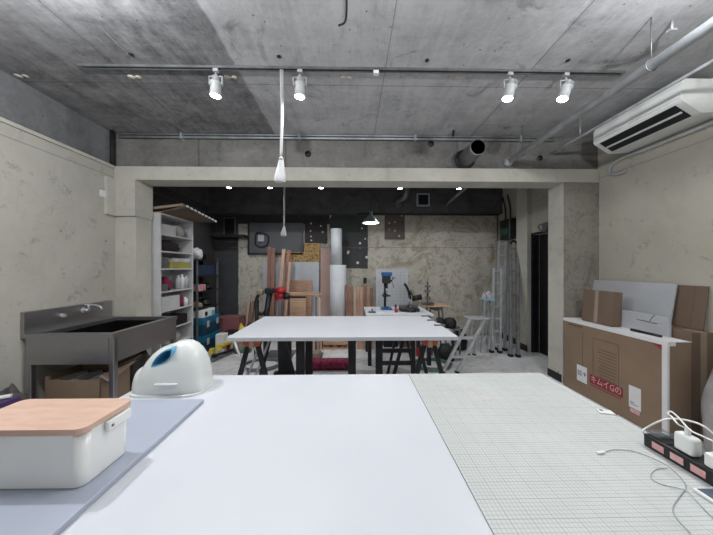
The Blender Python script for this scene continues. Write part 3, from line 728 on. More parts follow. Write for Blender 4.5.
# red banner with white characters
ua, ub = 590, 623
y1_, y0_ = atx(ua, 385, XC).y, atx(ub, 390, XC).y
z1_ = (atx(ua, 374.5, XC).z+atx(ub, 387.5, XC).z)/2; z0_ = (atx(ua, 383, XC).z+atx(ub, 397.5, XC).z)/2
bm = BM(); bx(bm, (XC-.0015, y0_, z0_), (XC, y1_, z1_)); lb = obj('red_banner', bm, REDINK, t, label='red printed banner')
textmesh('キムイGの', (z1_-z0_)*.92, PINKL, 'printed_characters', lb, faceM(XC-.002, (y0_+y1_)/2, (z0_+z1_)/2) @ Matrix.Scale((y1_-y0_)/((z1_-z0_)*4.6), 4, Vector((1, 0, 0))))
bm = BM(); bx(bm, (XC-.0012, y0_+.02, z0_-.022), (XC, y1_-.01, z0_-.012)); obj('red_rule', bm, REDINK, t)
# shipping label
y1_, y0_ = atx(629, 395, XC).y, atx(641, 395, XC).y; z1_ = atx(635, 387, XC).z; z0_ = atx(635, 409, XC).z
bm = BM(); bx(bm, (XC-.0015, y0_, z0_), (XC, y1_, z1_)); lb = obj('shipping_label', bm, WPAPER, t, label='white shipping label')
bm = BM(); bx(bm, (XC-.0022, y0_+.05, z0_+.045), (XC-.0015, y1_-.01, z0_+.05)); bx(bm, (XC-.0022, y0_+.02, z0_+.03), (XC-.0015, y1_-.01, z0_+.034)); obj('label_text', bm, INK, lb)
bm = BM(); bx(bm, (XC-.0015, y0_+.01, z0_-.04), (XC, y1_-.01, z0_-.005)); obj('red_label', bm, PINKL, t, label='pale red label under the shipping label')
# second carton behind
t = thing('brown_carton', 'plain brown carton standing behind the large printed carton', 'carton', (2.69, 2.48, 0))
bm = BM(); bx(bm, (2.60, 1.985, 0), (2.79, 2.985, .83), .004); obj('carton_body', bm, CARD2, t)
bm = BM(); bx(bm, (2.67, 1.9845, .0), (2.72, 1.986, .83)); bx(bm, (2.67, 1.985, .83), (2.72, 2.1, .8308)); obj('tape', bm, CARD3, t)
# white foam board leaning
bm = BM(); prism(bm, [(2.715, 2.21, .832), (2.715, 2.98, .832), (2.775, 2.98, 1.188), (2.775, 2.21, 1.188)], (-.012, 0, .002)); tag(obj('foam_board', bm, LGREY), 'large white board leaning on the right wall above the cartons', 'board')
t = thing('cardboard_sheets', 'tall brown cardboard panels leaning beside the white board', 'cardboard', (2.79, 2.12, .83))
for k, (a, b) in enumerate(((2.035, 2.115), (2.117, 2.45))):
    bm = BM(); prism(bm, [(2.765, a, .832), (2.765, b, .832), (2.812, b, 1.18), (2.812, a, 1.18)], (-.008+.0*k, 0, .001)); obj('cardboard_sheet', bm, CARD2, t)
# small tan carton
t = thing('small_carton', 'small tan cardboard box on top of the large carton', 'carton', (2.53, 2.62, .763))
bm = BM(); bx(bm, (2.47, 2.47, .765), (2.56, 2.80, 1.095), .004, rot=Matrix.Rotation(.06, 3, 'Y')); obj('carton_body', bm, CARD2, t)
bm = BM(); bx(bm, (2.47, 2.62, .765), (2.4695, 2.66, 1.095), rot=Matrix.Rotation(.06, 3, 'Y'), piv=(2.515, 2.635, .93)); obj('tape', bm, CARD3, t)
# small white carton with scribble
t = thing('white_packet', 'small white packet with black handwriting on the large carton', 'packet', (2.585, 2.28, .763))
bm = BM(); bx(bm, (2.565, 2.10, .763), (2.585, 2.50, .925), .002); obj('packet_body', bm, LGREY, t)
def scr(lst): return [Vector((2.562, *(lambda p: (p.y, p.z))(atx(u, v, 2.562)))) for u, v in lst]
bm = BM(); tube(bm, smooth_path(scr([(637, 319), (640, 320), (643, 320.5), (646, 321), (649, 322), (652, 317.5), (655, 315)])), .0018, 6); tube(bm, smooth_path(scr([(650, 322.5), (653, 323), (657, 323.5)])), .0018, 6); obj('handwriting', bm, INK, t)
t = thing('marker_pen', 'black marker pen lying on the large carton', 'pen', (2.5, 2.2, .763))
a = Vector((2.50, 2.10, .774)); b = Vector((2.50, 2.33, .774))
bm = BM(); tube(bm, [a, a.lerp(b, .7)], .0108, 12); obj('barrel', bm, BLACK, t)
bm = BM(); tube(bm, [a.lerp(b, .7), b], .0125, 12); obj('cap', bm, RUBBER, t)
bm = BM(); blob(bm, (2.59, 1.68, 0), (.19, .20, .535), 4, .05, sub=4, freq=2); tag(obj('sack', bm, BAGG), 'pale grey sack standing at the right frame edge', 'sack')

# ================================================================ SINK
SX0, SX1, SY0, SY1, SZ = XL+.003, -1.911, 2.15, 2.93, .80
t = thing('steel_sink', 'stainless steel utility sink on legs by the left wall', 'sink', (-2.27, 2.54, 0))
bm = BM()
bx(bm, (SX0, SY0, SZ-.035), (SX1, SY0+.05, SZ)); bx(bm, (SX0, SY1-.05, SZ-.035), (SX1, SY1, SZ)); bx(bm, (SX1-.05, SY0+.05, SZ-.035), (SX1, SY1-.05, SZ)); bx(bm, (SX0, SY0+.05, SZ-.035), (SX0+.12, SY1-.05, SZ))
obj('rim', bm, STEEL, t)
bm = BM(); zb = .56
x0, x1, y0, y1 = SX0+.12, SX1-.05, SY0+.05, SY1-.05
bx(bm, (x0-.004, y0-.004, zb), (x1+.004, y1+.004, zb+.004))
bx(bm, (x0-.004, y0-.004, zb), (x0, y1+.004, SZ-.035)); bx(bm, (x1, y0-.004, zb), (x1+.004, y1+.004, SZ-.035)); bx(bm, (x0, y0-.004, zb), (x1, y0, SZ-.035)); bx(bm, (x0, y1, zb), (x1, y1+.004, SZ-.035))
obj('basin', bm, DKSTEEL, t)
bm = BM(); bx(bm, (SX1-.006, SY0+.02, .565), (SX1-.002, SY1-.02, SZ-.035)); obj('front_apron', bm, STEEL, t)
bm = BM(); bx(bm, (SX0+.05, SY0+.004, .555), (SX1-.04, SY0+.01, SZ-.035)); obj('side_apron', bm, STEEL, t)
bm = BM(); bx(bm, (SX0+.001, SY0, SZ), (SX0+.028, SY1, SZ+.175), .004); obj('backsplash', bm, STEEL, t)
for x, y in ((SX0+.05, SY0+.03), (SX1-.022, SY0+.03), (SX0+.05, SY1-.03), (SX1-.022, SY1-.03)):
    bm = BM(); bx(bm, (x-.02, y-.02, .02), (x+.02, y+.02, SZ-.035), .004); lg = obj('leg', bm, STEEL, t)
    bm = BM(); lathe(bm, [(.0, 0), (.02, 0), (.02, .01), (.01, .02), (0, .02)], (x, y, 0), 12); obj('foot', bm, RUBBER, lg)
bm = BM(); bx(bm, (SX0+.05, SY0+.02, .20), (SX1-.03, SY0+.04, .225)); bx(bm, (SX0+.05, SY1-.04, .20), (SX1-.03, SY1-.02, .225)); obj('stretcher', bm, STEEL, t)
bm = BM(); tube(bm, [(-2.25, 2.55, .0), (-2.25, 2.55, .56)], .025, 14); obj('drain_pipe', bm, LGREY, t)
t = thing('faucet', 'chrome wall faucet over the steel sink', 'faucet', (SX0+.07, 2.62, .87))
bm = BM(); tube(bm, [(SX0+.028, 2.62, .915), (SX0+.08, 2.62, .915)], .014, 12); lathe(bm, [(0, 0), (.028, 0), (.028, .006), (0, .006)], (SX0+.029, 2.62, .915), 16, 'x'); obj('valve_body', bm, ALU, t)
bm = BM(); tube(bm, smooth_path([(SX0+.08, 2.62, .925), (SX0+.09, 2.62, .955), (SX0+.12, 2.62, .965), (SX0+.19, 2.61, .955), (SX0+.215, 2.61, .925)]), .009, 10); obj('spout', bm, ALU, t)
bm = BM(); tube(bm, [(SX0+.075, 2.62, .93), (SX0+.075, 2.62, .97)], .008, 8); tube(bm, [(SX0+.075, 2.585, .972), (SX0+.075, 2.655, .972)], .006, 8); obj('handle', bm, ALU, t)
bm = BM(); tube(bm, [(SX0+.028, 2.42, .90), (SX0+.06, 2.42, .90)], .018, 14); tag(obj('wall_spigot', bm, ALU), 'short round steel pipe stub on the sink backsplash', 'pipe')
# under the sink
t = thing('open_carton', 'open cardboard carton of papers under the sink', 'carton', (-2.26, 2.36, 0))
x0, x1, y0, y1, zt_ = -2.50, -2.06, 2.20, 2.50, .44
bm = BM(); bx(bm, (x0, y0, 0), (x1, y1, .006)); bx(bm, (x0, y0, 0), (x0+.006, y1, zt_)); bx(bm, (x1-.006, y0, 0), (x1, y1, zt_)); bx(bm, (x0, y0, 0), (x1, y0+.006, zt_-.03)); bx(bm, (x0, y1-.006, 0), (x1, y1, zt_)); obj('carton_body', bm, CARD, t)
for pl in ([(x0, y1, zt_), (x1, y1, zt_), (x1+.03, y1+.10, zt_+.05), (x0, y1+.09, zt_+.04)], [(x1, y0, zt_), (x1, y1, zt_), (x1+.07, y1-.02, zt_+.03), (x1+.06, y0+.02, zt_-.06)]):
    bm = BM(); prism(bm, pl, (0, 0, .004)); obj('flap', bm, CARD3, t)
for k in range(5):
    bm = BM(); bx(bm, (x0+.03+k*.075, y0+.04, .10), (x0+.085+k*.075, y1-.05, .40-.02*(k % 2)), .002, rot=.12*(k-2)); tag(obj('paper_pack', bm, WPAPER if k % 2 else BAGG), ['grey paper pack at the left end of the open carton', 'white paper pack second from left in the open carton', 'grey paper pack in the middle of the open carton', 'white paper pack second from right in the open carton', 'grey paper pack at the right end of the open carton'][k], 'paper', 'paper packs in the open carton')
bm = BM(); blob(bm, (-2.12, 2.73, 0), (.20, .12, .30), 2, .14, sub=4); tag(obj('cloth_bag', bm, FAB), 'dark grey cloth bag under the sink behind the carton', 'bag')
bm = BM(); blob(bm, (-2.49, 1.98, 0), (.12, .11, .29), 5, .12, sub=4); tag(obj('cloth_bundle', bm, FAB), 'grey cloth bundle on the floor at the sink corner', 'cloth')
boxobj('purple_crate', (-2.60, 1.52, 0), (-2.22, 1.82, .47), PURP, 'dark purple box on the floor at the left frame edge', 'box', bev=.01)
bm = BM(); tube(bm, [(-2.55, 1.60, .483), (-2.25, 1.79, .483)], .013, 12); tag(obj('white_rod', bm, WPL), 'white rod lying on the purple box', 'rod')
bm = BM(); blob(bm, (-1.73, 2.74, 0), (.10, .15, .25), 9, .2, sub=4); tag(obj('black_bag', bm, RUBBER), 'black bag on the floor right of the sink legs', 'bag')

# left wall details
p = atx(103, 193, XL+.01)
bm = BM(); bx(bm, (XL, p.y-.03, p.z-.04), (XL+.012, p.y+.05, p.z+.03), .004); tag(obj('torn_paper', bm, WPAPER), 'torn white paper scrap on the left wall near the pier', 'paper')

# ================================================================ MIDDLE TABLE
MX0, MX1, MY0, MY1 = -.985, .848, 2.10, 3.0
t = thing('trestle_table_top', 'white board resting on sawhorses in the middle of the room', 'table', (-.07, 2.55, ZT-.032))
bm = BM(); bx(bm, (MX0, MY0, ZT-.032), (MX1, MY1, ZT), .003); obj('tabletop', bm, WHITE, t)
bm = BM(); bx(bm, (MX0-.002, MY0-.002, ZT-.030), (MX1+.002, MY0, ZT-.003)); obj('edge_band', bm, LGREY, t)
def sawhorse(xc, label):
    t = thing('sawhorse', label, 'sawhorse', (xc, 2.6, 0), 'sawhorses under the middle table')
    za = ZT-.032
    bm = BM(); bx(bm, (xc-.019, 2.20, za-.085), (xc+.019, 3.00, za), .002); obj('crossbeam', bm, WOOD2, t)
    for y in (2.24, 2.95):
        bm = BM()
        prism(bm, [(xc-.075, y-.025, za-.04), (xc-.065, y-.025, za-.005), (xc+.065, y-.025, za-.005), (xc+.075, y-.025, za-.04), (xc+.055, y-.025, za-.075), (xc-.055, y-.025, za-.075)], (0, .008, 0))
        prism(bm, [(xc-.075, y+.02, za-.04), (xc-.065, y+.02, za-.005), (xc+.065, y+.02, za-.005), (xc+.075, y+.02, za-.04), (xc+.055, y+.02, za-.075), (xc-.055, y+.02, za-.075)], (0, .008, 0))
        obj('bracket', bm, ORAN, t, label='orange bracket')
        for s in (-1, 1):
            bm = BM(); bar(bm, (xc+s*.035, y, za-.05), (xc+s*.215, y+(.05 if y > 2.6 else -.05)*.3, .012), .034, .034, (0, 1, 0)); lg = obj('leg', bm, BMET, t)
            bm = BM(); bx(bm, (xc+s*.217-.022, y+(.015 if y > 2.6 else -.015)-.022, 0), (xc+s*.217+.022, y+(.015 if y > 2.6 else -.015)+.022, .02)); obj('foot', bm, RUBBER, lg)
sawhorse(at(253, 342, 2.24).x, 'black legged sawhorse with orange brackets under left end of middle table')
sawhorse(at(429, 342, 2.24).x, 'black legged sawhorse with orange brackets under right end of middle table')
for i, (u, v, Y) in enumerate(((429, 317.5, 2.95), (437, 322, 2.72), (445, 327, 2.48))):
    t = thing('table_clamp', ['small grey clamp on right table edge, farthest of three', 'small grey clamp on right table edge, middle of three', 'small grey clamp on right table edge, nearest of three'][i], 'clamp', (MX1+.03, Y, ZT), 'clamps on the middle table')
    bm = BM(); prism(bm, [(MX1+.005, Y, ZT-.07), (MX1+.03, Y, ZT-.07), (MX1+.03, Y, ZT+.012), (MX1-.07, Y, ZT+.012), (MX1-.07, Y, ZT+.002), (MX1+.005, Y, ZT+.002)], (0, .02, 0)); obj('jaw', bm, DSTEEL, t)
    bm = BM(); tube(bm, [(MX1+.03, Y+.01, ZT-.03), (MX1+.09, Y+.01, ZT-.045)], .009, 8); obj('screw', bm, ALU, t)
# black desk frame below
t = thing('desk_frame', 'black steel desk frame under the middle table', 'frame', (-.05, 2.6, 0))
za = ZT-.033
for u, w in ((300.5, .075), (352, .07)):
    x = at(u, 350, 2.4).x
    bm = BM(); bx(bm, (x-w/2, 2.38, 0.0), (x+w/2, 2.42, za)); obj('leg', bm, BMET, t)
    bm = BM(); bx(bm, (x-w/2, 2.86, 0.0), (x+w/2, 2.90, za)); obj('leg', bm, BMET, t)
bm = BM(); bx(bm, (at(300.5, 350, 2.4).x, 2.39, .10), (at(352, 350, 2.4).x, 2.41, .16)); obj('crossbar', bm, BMET, t)
t = thing('trestle', 'black trestle stand with two crossbars under the middle table', 'trestle', (.3, 2.8, 0))
xa, xb = at(379, 350, 2.7).x, at(413, 350, 2.7).x
for x, w in ((xa, .07), (xb, .04)):
    bm = BM(); bx(bm, (x-w/2, 2.68, 0), (x+w/2, 2.72, za)); obj('leg', bm, BMET, t)
for v in (350.5, 363):
    z = at(395, v, 2.7).z; bm = BM(); bx(bm, (xa+.03, 2.69, z-.02), (xb-.02, 2.71, z+.02)); obj('crossbar', bm, BMET, t)
# folding stand (silver crossed legs)
def crossed(name, label, x0, x1, y, z1, m, cat='stand'):
    t = thing(name, label, cat, ((x0+x1)/2, y, 0))
    for a, b, yy in ((x0, x1, y), (x1, x0, y+.03)):
        bm = BM(); tube(bm, [(a, yy, z1), (b, yy, .012)], .012, 10); tube(bm, [(a, yy+.35, z1), (b, yy+.35, .012)], .012, 10)
        tube(bm, [(b, yy, .012), (b, yy+.35, .012)], .012, 10); obj('leg_frame', bm, m, t)
    return t
crossed('folding_stand', 'silver folding stand crossed behind the left sawhorse', at(233, 345, 2.45).x, at(262, 380, 2.45).x, 2.45, .68, ALU)

# floor items under/behind the middle table
p0, p1 = atz(300, 371, 0), atz(350, 371, 0)
boxobj('magenta_bundle', (p0.x, p0.y, 0), (p1.x, p0.y+.15, .125), MAG, 'magenta patterned cloth bundle on the floor under the middle table', 'cloth bundle', bev=.03)
for i, (u0, u1, v0, v1, Y, m, lab) in enumerate(((313, 322, 337, 352, 4.3, WOOD2, 'short pale wood block upright beneath middle table at left'), (323, 348, 341, 345, 4.3, WOODH, 'pale plank lying flat in the low timber stack'),
                                           (323, 347, 348, 352, 4.3, WOODH, 'pale plank on the floor, lowest of the timber stack'), (357, 374, 341, 352, 4.3, WOOD2, 'pale wood crate end right of the low timber stack'))):
    a = at(u0, v0, Y); b = at(u1, v1, Y); z0_ = 0 if i in (0, 2, 3) else max(b.z, 0)
    bm = BM(); bx(bm, (a.x, Y, z0_), (b.x, Y+.3, a.z), .004); tag(obj('timber_block', bm, m), lab, 'timber', 'low timber behind the middle table')
a = at(325, 345, 4.3); b = at(345, 350, 4.3)
for k, x in enumerate((at(327, 345, 4.3).x, at(335, 345, 4.3).x, at(343, 345, 4.3).x)):
    bm = BM(); bx(bm, (x-.04, 4.33, at(323, 348, 4.3).z), (x+.04, 4.55, max(at(323, 345, 4.3).z, .01))); tag(obj('timber_block', bm, WOOD), ['reddish spacer block, left in the low timber stack', 'reddish spacer block, middle in the low timber stack', 'reddish spacer block, right in the low timber stack'][k], 'timber', 'low timber behind the middle table')
def coil(name, u, v, R, r, m, label, turns=4):
    c = atz(u, v, 0); bm = BM(); pts = []
    for k in range(turns*24):
        a = 2*PI*k/24; rr = R*(1-.07*(k/24 % 2)+.04*math.sin(a*1.7)); pts.append((c.x+rr*math.cos(a), c.y+rr*.8*math.sin(a), r+.6*r*(k/24)))
    tube(bm, pts, r, 6); return tag(obj(name, bm, m), label, 'hose')
coil('hose_coil', 432, 366, .26, .012, GREENH, 'green hose coiled on the floor by the right sawhorse')
coil('cable_coil', 262, 366, .27, .010, DSTEEL, 'grey cable coiled on the floor behind the left sawhorse')
t = thing('dark_board', 'dark board standing on edge under the middle table', 'board', (at(284, 350, 3.3).x, 3.3, 0))
a = at(278, 338, 3.3); b = at(291, 360, 3.3)
bm = BM(); bx(bm, (a.x, 3.3, .0), (b.x, 3.34, a.z+.1), .003); obj('panel', bm, BMET, t)
bm = BM(); bx(bm, (a.x-.05, 3.28, 0), (b.x+.05, 3.36, .03)); obj('base', bm, BMET, t)
t = thing('trestle_stand', 'dark grey trestle behind the middle table', 'trestle', (at(400, 350, 3.3).x, 3.3, 0))

# replace empty with real legs
x_ = at(402, 350, 3.2).x
for s in (-1, 1):
    bm = BM(); bar(bm, (x_+s*.03, 3.28, .62), (x_+s*.17, 3.26, 0), .03, .03, (0, 1, 0)); obj('leg', bm, BMET, t)
bm = BM(); bx(bm, (x_-.06, 3.2, .62), (x_+.06, 3.5, .66)); obj('crossbeam', bm, WOODH, t)

# ================================================================ BACK WORKBENCH
WX0, WX1, WY0, WY1, WZ = .19, 1.10, 3.55, 4.25, .70
t = thing('workbench', 'white workbench carrying power tools in the back room', 'workbench', (.65, 3.9, 0))
bm = BM(); bx(bm, (WX0, WY0, WZ-.03), (WX1, WY1, WZ), .002); obj('benchtop', bm, WHITE, t)
for x in (WX0+.05, WX1-.05):
    for y in (WY0+.05, WY1-.05):
        bm = BM(); bx(bm, (x-.025, y-.025, 0), (x+.025, y+.025, WZ-.03)); obj('leg', bm, BMET, t)
bm = BM(); bx(bm, (WX0+.05, WY0+.04, WZ-.09), (WX1-.05, WY0+.06, WZ-.03)); bx(bm, (WX0+.05, WY1-.06, .2), (WX1-.05, WY1-.04, .25)); obj('apron', bm, BMET, t)
# pegboard leaning
a = at(376, 269, 4.6); b = at(408, 312, 4.6)
t = thing('tool_board', 'white speckled board leaning behind the drill press', 'board', ((a.x+b.x)/2, 4.6, 0))
bm = BM(); bx(bm, (a.x, 4.60, 0), (b.x, 4.615, a.z), .001); obj('panel', bm, LGREY, t)
bm = BM()
for i in range(7):
    for j in range(12):
        x = a.x+.06+i*(b.x-a.x-.12)/6; z = a.z-.06-j*.055; bx(bm, (x-.004, 4.598, z-.004), (x+.004, 4.60, z+.004))
obj('holes', bm, BMET, t)
# drill press
def drill_press():
    p = at(386, 305, 4.0); x, y = p.x, 4.0; s = 265/4.0
    t = thing('drill_press', 'blue and black bench drill press on the back workbench', 'drill press', (x, y, WZ))
    zt_ = at(386, 272, 4.0).z
    bm = BM(); bx(bm, (x-.075, y-.10, WZ), (x+.085, y+.10, WZ+.022), .006); bx(bm, (x-.04, y-.02, WZ+.022), (x+.04, y+.06, WZ+.04), .004); obj('base', bm, DKBLUE, t)
    bm = BM(); tube(bm, [(x-.01, y+.04, WZ+.03), (x-.01, y+.04, zt_-.16)], .018, 16); obj('column', bm, BMET, t)
    bm = BM(); bx(bm, (x-.06, y-.09, WZ+.20), (x+.06, y+.05, WZ+.215), .003); bx(bm, (x-.04, y+.01, WZ+.18), (x+.02, y+.07, WZ+.24), .005); obj('work_table', bm, BMET, t)
    bm = BM(); bx(bm, (x-.055, y-.11, zt_-.17), (x+.055, y+.07, zt_-.055), .01); tube(bm, [(x, y-.06, zt_-.17), (x, y-.06, zt_-.24)], .02, 14); obj('head', bm, BMET, t)
    bm = BM(); bx(bm, (x-.065, y-.12, zt_-.06), (x+.075, y+.09, zt_), .014); obj('belt_cover', bm, DKBLUE, t)
    bm = BM(); tube(bm, [(x, y-.06, zt_-.24), (x, y-.06, zt_-.29)], [.014, .009], 12); tube(bm, [(x, y-.06, zt_-.29), (x, y-.06, WZ+.24)], .004, 8); obj('chuck', bm, ALU, t)
    bm = BM(); c = Vector((x+.075, y-.05, zt_-.13)); tube(bm, [c-Vector((.02, 0, 0)), c+Vector((.01, 0, 0))], .014, 12)
    for k in range(3):
        d = Vector((.35, math.cos(k*2.1+.5), math.sin(k*2.1+.5))); tube(bm, [c, c+d*.09], .004, 6); lathe(bm, [(0, -.01), (.009, -.006), (.009, .006), (0, .01)], c+d*.09, 8)
    obj('feed_handle', bm, BLACK, t)
drill_press()
# mitre saw
def mitre():
    p = at(410, 308, 3.8); x, y = p.x, 3.8; z = WZ
    t = thing('mitre_saw', 'black and silver mitre saw on the back workbench', 'saw', (x, y, z))
    bm = BM(); bx(bm, (x-.15, y-.05, z+.012), (x+.13, y+.10, z+.045), .006); lathe(bm, [(0, .0), (.09, .0), (.085, .05), (0, .05)], (x, y-.02, z), 24)
    for s in (-1, 1): bx(bm, (x+s*.11-.02, y-.05, z), (x+s*.11+.02, y+.1, z+.012))
    obj('base', bm, BLACK, t)
    bm = BM(); bx(bm, (x-.15, y+.06, z+.045), (x-.02, y+.07, z+.085)); bx(bm, (x+.03, y+.06, z+.045), (x+.13, y+.07, z+.085)); obj('fence', bm, DSTEEL, t)
    bm = BM(); lathe(bm, [(0, -.002), (.10, -.002), (.10, .002), (0, .002)], (x+.005, y+.0, z+.17), 32, 'x'); obj('saw_blade', bm, ALU, t)
    bm = BM(); lathe(bm, [(0, -.014), (.105, -.014), (.108, .0), (.105, .014), (0, .014)], (x+.01, y+.02, z+.185), 24, 'x')
    for v in [v for v in bm.verts if v.co.z < z+.175]: v.co.z = z+.175
    obj('blade_guard', bm, BLACK, t)
    bm = BM(); tube(bm, [(x+.03, y+.02, z+.18), (x+.17, y+.04, z+.20)], .04, 16); tube(bm, [(x+.15, y+.038, z+.198), (x+.17, y+.04, z+.20)], .043, 16); obj('motor', bm, BMET, t)
    bm = BM(); tube(bm, smooth_path([(x-.01, y, z+.24), (x-.03, y-.02, z+.30), (x-.06, y-.04, z+.36), (x-.09, y-.05, z+.40)]), [.018]*25, 12); obj('handle', bm, BLACK, t)
    bm = BM(); tube(bm, [(x, y+.10, z+.04), (x+.01, y+.08, z+.20)], .018, 12); obj('pivot_arm', bm, ALU, t)
mitre()
# tower scroll tool on round table
t = thing('side_table', 'pale topped stand right of the back workbench', 'table', (at(434, 306, 4.3).x, 4.3, 0))
x_ = at(434, 306, 4.3).x; zt_ = at(434, 304.5, 4.3).z
bm = BM(); bx(bm, (x_-.17, 4.12, zt_-.02), (x_+.20, 4.5, zt_), .004); obj('tabletop', bm, WOODH, t)
for dx, dy in ((-.14, -.14), (.16, -.14), (-.14, .14), (.16, .14)):
    bm = BM(); bar(bm, (x_+dx*.6, 4.3+dy*.6, zt_-.02), (x_+dx, 4.3+dy, 0), .022, .022, (0, 1, 0)); obj('leg', bm, DSTEEL, t)
bm = BM(); prism(bm, [(x_-.14, 4.2, zt_-.02), (x_+.16, 4.2, zt_-.02), (x_+.03, 4.2, zt_-.09), (x_-.01, 4.2, zt_-.09)], (0, .2, 0)); obj('underframe', bm, DSTEEL, t)
t = thing('machine_stand', 'slim grey machine tool with upright column on the pale stand', 'machine', (at(428, 300, 4.3).x, 4.3, zt_))
x2 = at(428, 300, 4.3).x
bm = BM(); bx(bm, (x2-.09, 4.25, zt_), (x2+.09, 4.40, zt_+.03), .003); obj('base', bm, DSTEEL, t)
bm = BM(); tube(bm, [(x2, 4.32, zt_+.03), (x2, 4.32, at(428, 282, 4.3).z)], .012, 12); obj('column', bm, BMET, t)
for k, dz in enumerate((.10, .20, .28)):
    bm = BM(); bx(bm, (x2-.04, 4.28, zt_+dz), (x2+.04, 4.36, zt_+dz+.03), .004); obj('clamp_block', bm, DSTEEL, t)
t = thing('wire_basket', 'grey wire basket on the stand right of the mitre saw', 'basket', (x_-.11, 4.18, zt_))
bm = BM()
for dz in (0.004, .05, .10):
    tube(bm, [(x_-.165, 4.14, zt_+dz), (x_-.06, 4.14, zt_+dz), (x_-.06, 4.23, zt_+dz), (x_-.165, 4.23, zt_+dz)], .003, 6, closed=True)
obj('hoops', bm, DSTEEL, t); bm = BM()
for k in range(6):
    for y in (4.14, 4.23): tube(bm, [(x_-.165+k*.021, y, zt_+.0), (x_-.165+k*.021, y, zt_+.10)], .002, 6)
obj('wires', bm, DSTEEL, t)
# small stuff on the bench
boxobj('red_tool', (at(396, 0, 3.75).x-.02, 3.70, WZ), (at(396, 0, 3.75).x+.02, 3.78, WZ+.055), RED, 'small red tool left of the mitre saw', 'tool', bev=.01)
bm = BM(); tube(bm, [(at(397, 0, 3.75).x, 3.86, WZ), (at(397, 0, 3.75).x, 3.86, WZ+.09)], [.02, .012], 12); tag(obj('small_bottle', bm, BMET), 'small dark bottle behind the red tool', 'bottle')
p = at(372, 309, 3.7)
bm = BM(); bx(bm, (p.x-.05, 3.66, WZ), (p.x+.05, 3.74, WZ+.02), .004); bx(bm, (p.x-.01, 3.66, WZ+.02), (p.x+.01, 3.70, WZ+.06), .003); tag(obj('hand_clamp', bm, DSTEEL), 'small grey clamp at the left end of the back workbench', 'clamp')
p = at(381, 310, 3.68)
bm = BM(); bx(bm, (p.x-.06, 3.62, WZ), (p.x+.04, 3.72, WZ+.004)); tag(obj('paper_sheet', bm, WPAPER), 'white paper sheet on the back workbench', 'paper')
# clutter right of the bench
for i, (u, v, Y, s, m, nm, lab, cat) in enumerate(((440, 318, 3.9, (.08, .08, .10), RUBBER, 'black_bag', 'round black bag nearest the back workbench right end', 'bag'),
                                     (450, 321, 3.9, (.09, .08, .10), RUBBER, 'black_bag', 'round black bag between the workbench and the step stool', 'bag'),
                                     (459, 330, 4.3, (.12, .12, .16), BMET, 'black_bag', 'wide dark bag behind the small step stool', 'bag'),
                                     (446, 345, 3.78, (.12, .09, .12), RUBBER, 'black_bag', 'low black bag on the floor behind the right sawhorse', 'bag'))):
    p = at(u, v, Y); bm = BM()
    if i < 2:
        blob(bm, (p.x, Y, .44), s, i+3, .15)
        bx(bm, (p.x-.09, Y-.09, 0), (p.x+.09, Y+.09, .38)) if False else None
    else: blob(bm, (p.x, Y, 0), (s[0], s[1], max(.1, p.z/1.4)), i+3, .15)
    o = tag(obj(nm, bm, m), lab, cat)
p = at(445, 330, 3.9)
t = thing('low_shelf', 'low grey metal shelf holding two black bags', 'shelf', (p.x, 3.9, 0))
xa, xb = at(440, 0, 3.9).x-.10, at(450, 0, 3.9).x+.12
bm = BM(); bx(bm, (xa, 3.80, .42), (xb, 4.0, .44)); obj('shelf_board', bm, DSTEEL, t)
for x in (xa+.01, xb-.01):
    for y in (3.81, 3.99): bm = BM(); bx(bm, (x-.01, y-.01, 0), (x+.01, y+.01, .42)); obj('leg', bm, DSTEEL, t)

# ================================================================ BACK WALL THINGS
def upright(name, u0, u1, v0, v1, Y, th, m, label, cat, lean=.0, floor=True, group=None, ex=0):
    a = at(u0, v0, Y); b = at(u1, v1, Y); z0_ = 0 if floor else b.z
    bm = BM(); prism(bm, [(a.x, Y-lean, z0_), (b.x, Y-lean, z0_), (b.x+ex, Y, a.z), (a.x+ex, Y, a.z)], (0, th, 0))
    return tag(obj(name, bm, m), label, cat, group)
# tall timber at left
for i, (u, w, v, Y, m, ex, lab) in enumerate(((267.5, 3.6, 247, 4.98, WOOD, .0, 'tall reddish timber plank, leftmost against the back wall'), (271.4, 3.6, 248, 4.93, WOOD, .0, 'tall reddish timber plank second from the left'),
                                      (275.5, 3.4, 249, 4.88, WOOD2, .12, 'tall pale timber batten leaning beside the red clamps'), (279.5, 3.6, 250, 4.83, WOOD, .14, 'tall dark timber batten leaning behind the red clamps'), (283, 2.6, 262, 4.76, WOOD2, .10, 'pale short batten leaning right of the tall planks'))):
    upright('timber_plank', u, u+w, v, 330, Y, .02, m, lab, 'plank', .10, group='timber leaning on the back wall', ex=ex)
upright('grey_board', 263, 285, 262, 330, 5.07, .015, LGREY, 'narrow light grey board behind the tall timber planks', 'board', .02)
upright('white_board', 289, 319, 262, 330, 5.02, .015, LGREY, 'large light grey board under the strand board strip', 'board', .03)
upright('plywood_sheet', 289, 312, 280.5, 330, 4.93, .015, PLY, 'brown plywood sheet leaning behind the wooden rod', 'board', .04)
upright('plywood_sheet', 290, 306, 296, 330, 4.80, .015, ORAN if False else WOODH, 'shorter orange plywood piece in front of the brown sheet', 'board', .04)
upright('pink_board', 320.5, 330.5, 250, 330, 5.02, .02, PINK, 'tall pinkish beige board left of the white tubes', 'board', .02)
t = thing('strand_board_strip', 'strip of strand board fixed low on the dark back wall', 'board', (at(303, 262, 5.1).x, 5.1, at(303, 262, 5.1).z))
a = at(284, 252, 5.1); b = at(320, 262.5, 5.1); bm = BM(); bx(bm, (a.x, 5.11, b.z), (b.x, 5.15, a.z)); a2 = at(304, 243, 5.1); bx(bm, (a2.x, 5.11, a.z), (b.x, 5.15, a2.z)); obj('panel', bm, OSB, t)
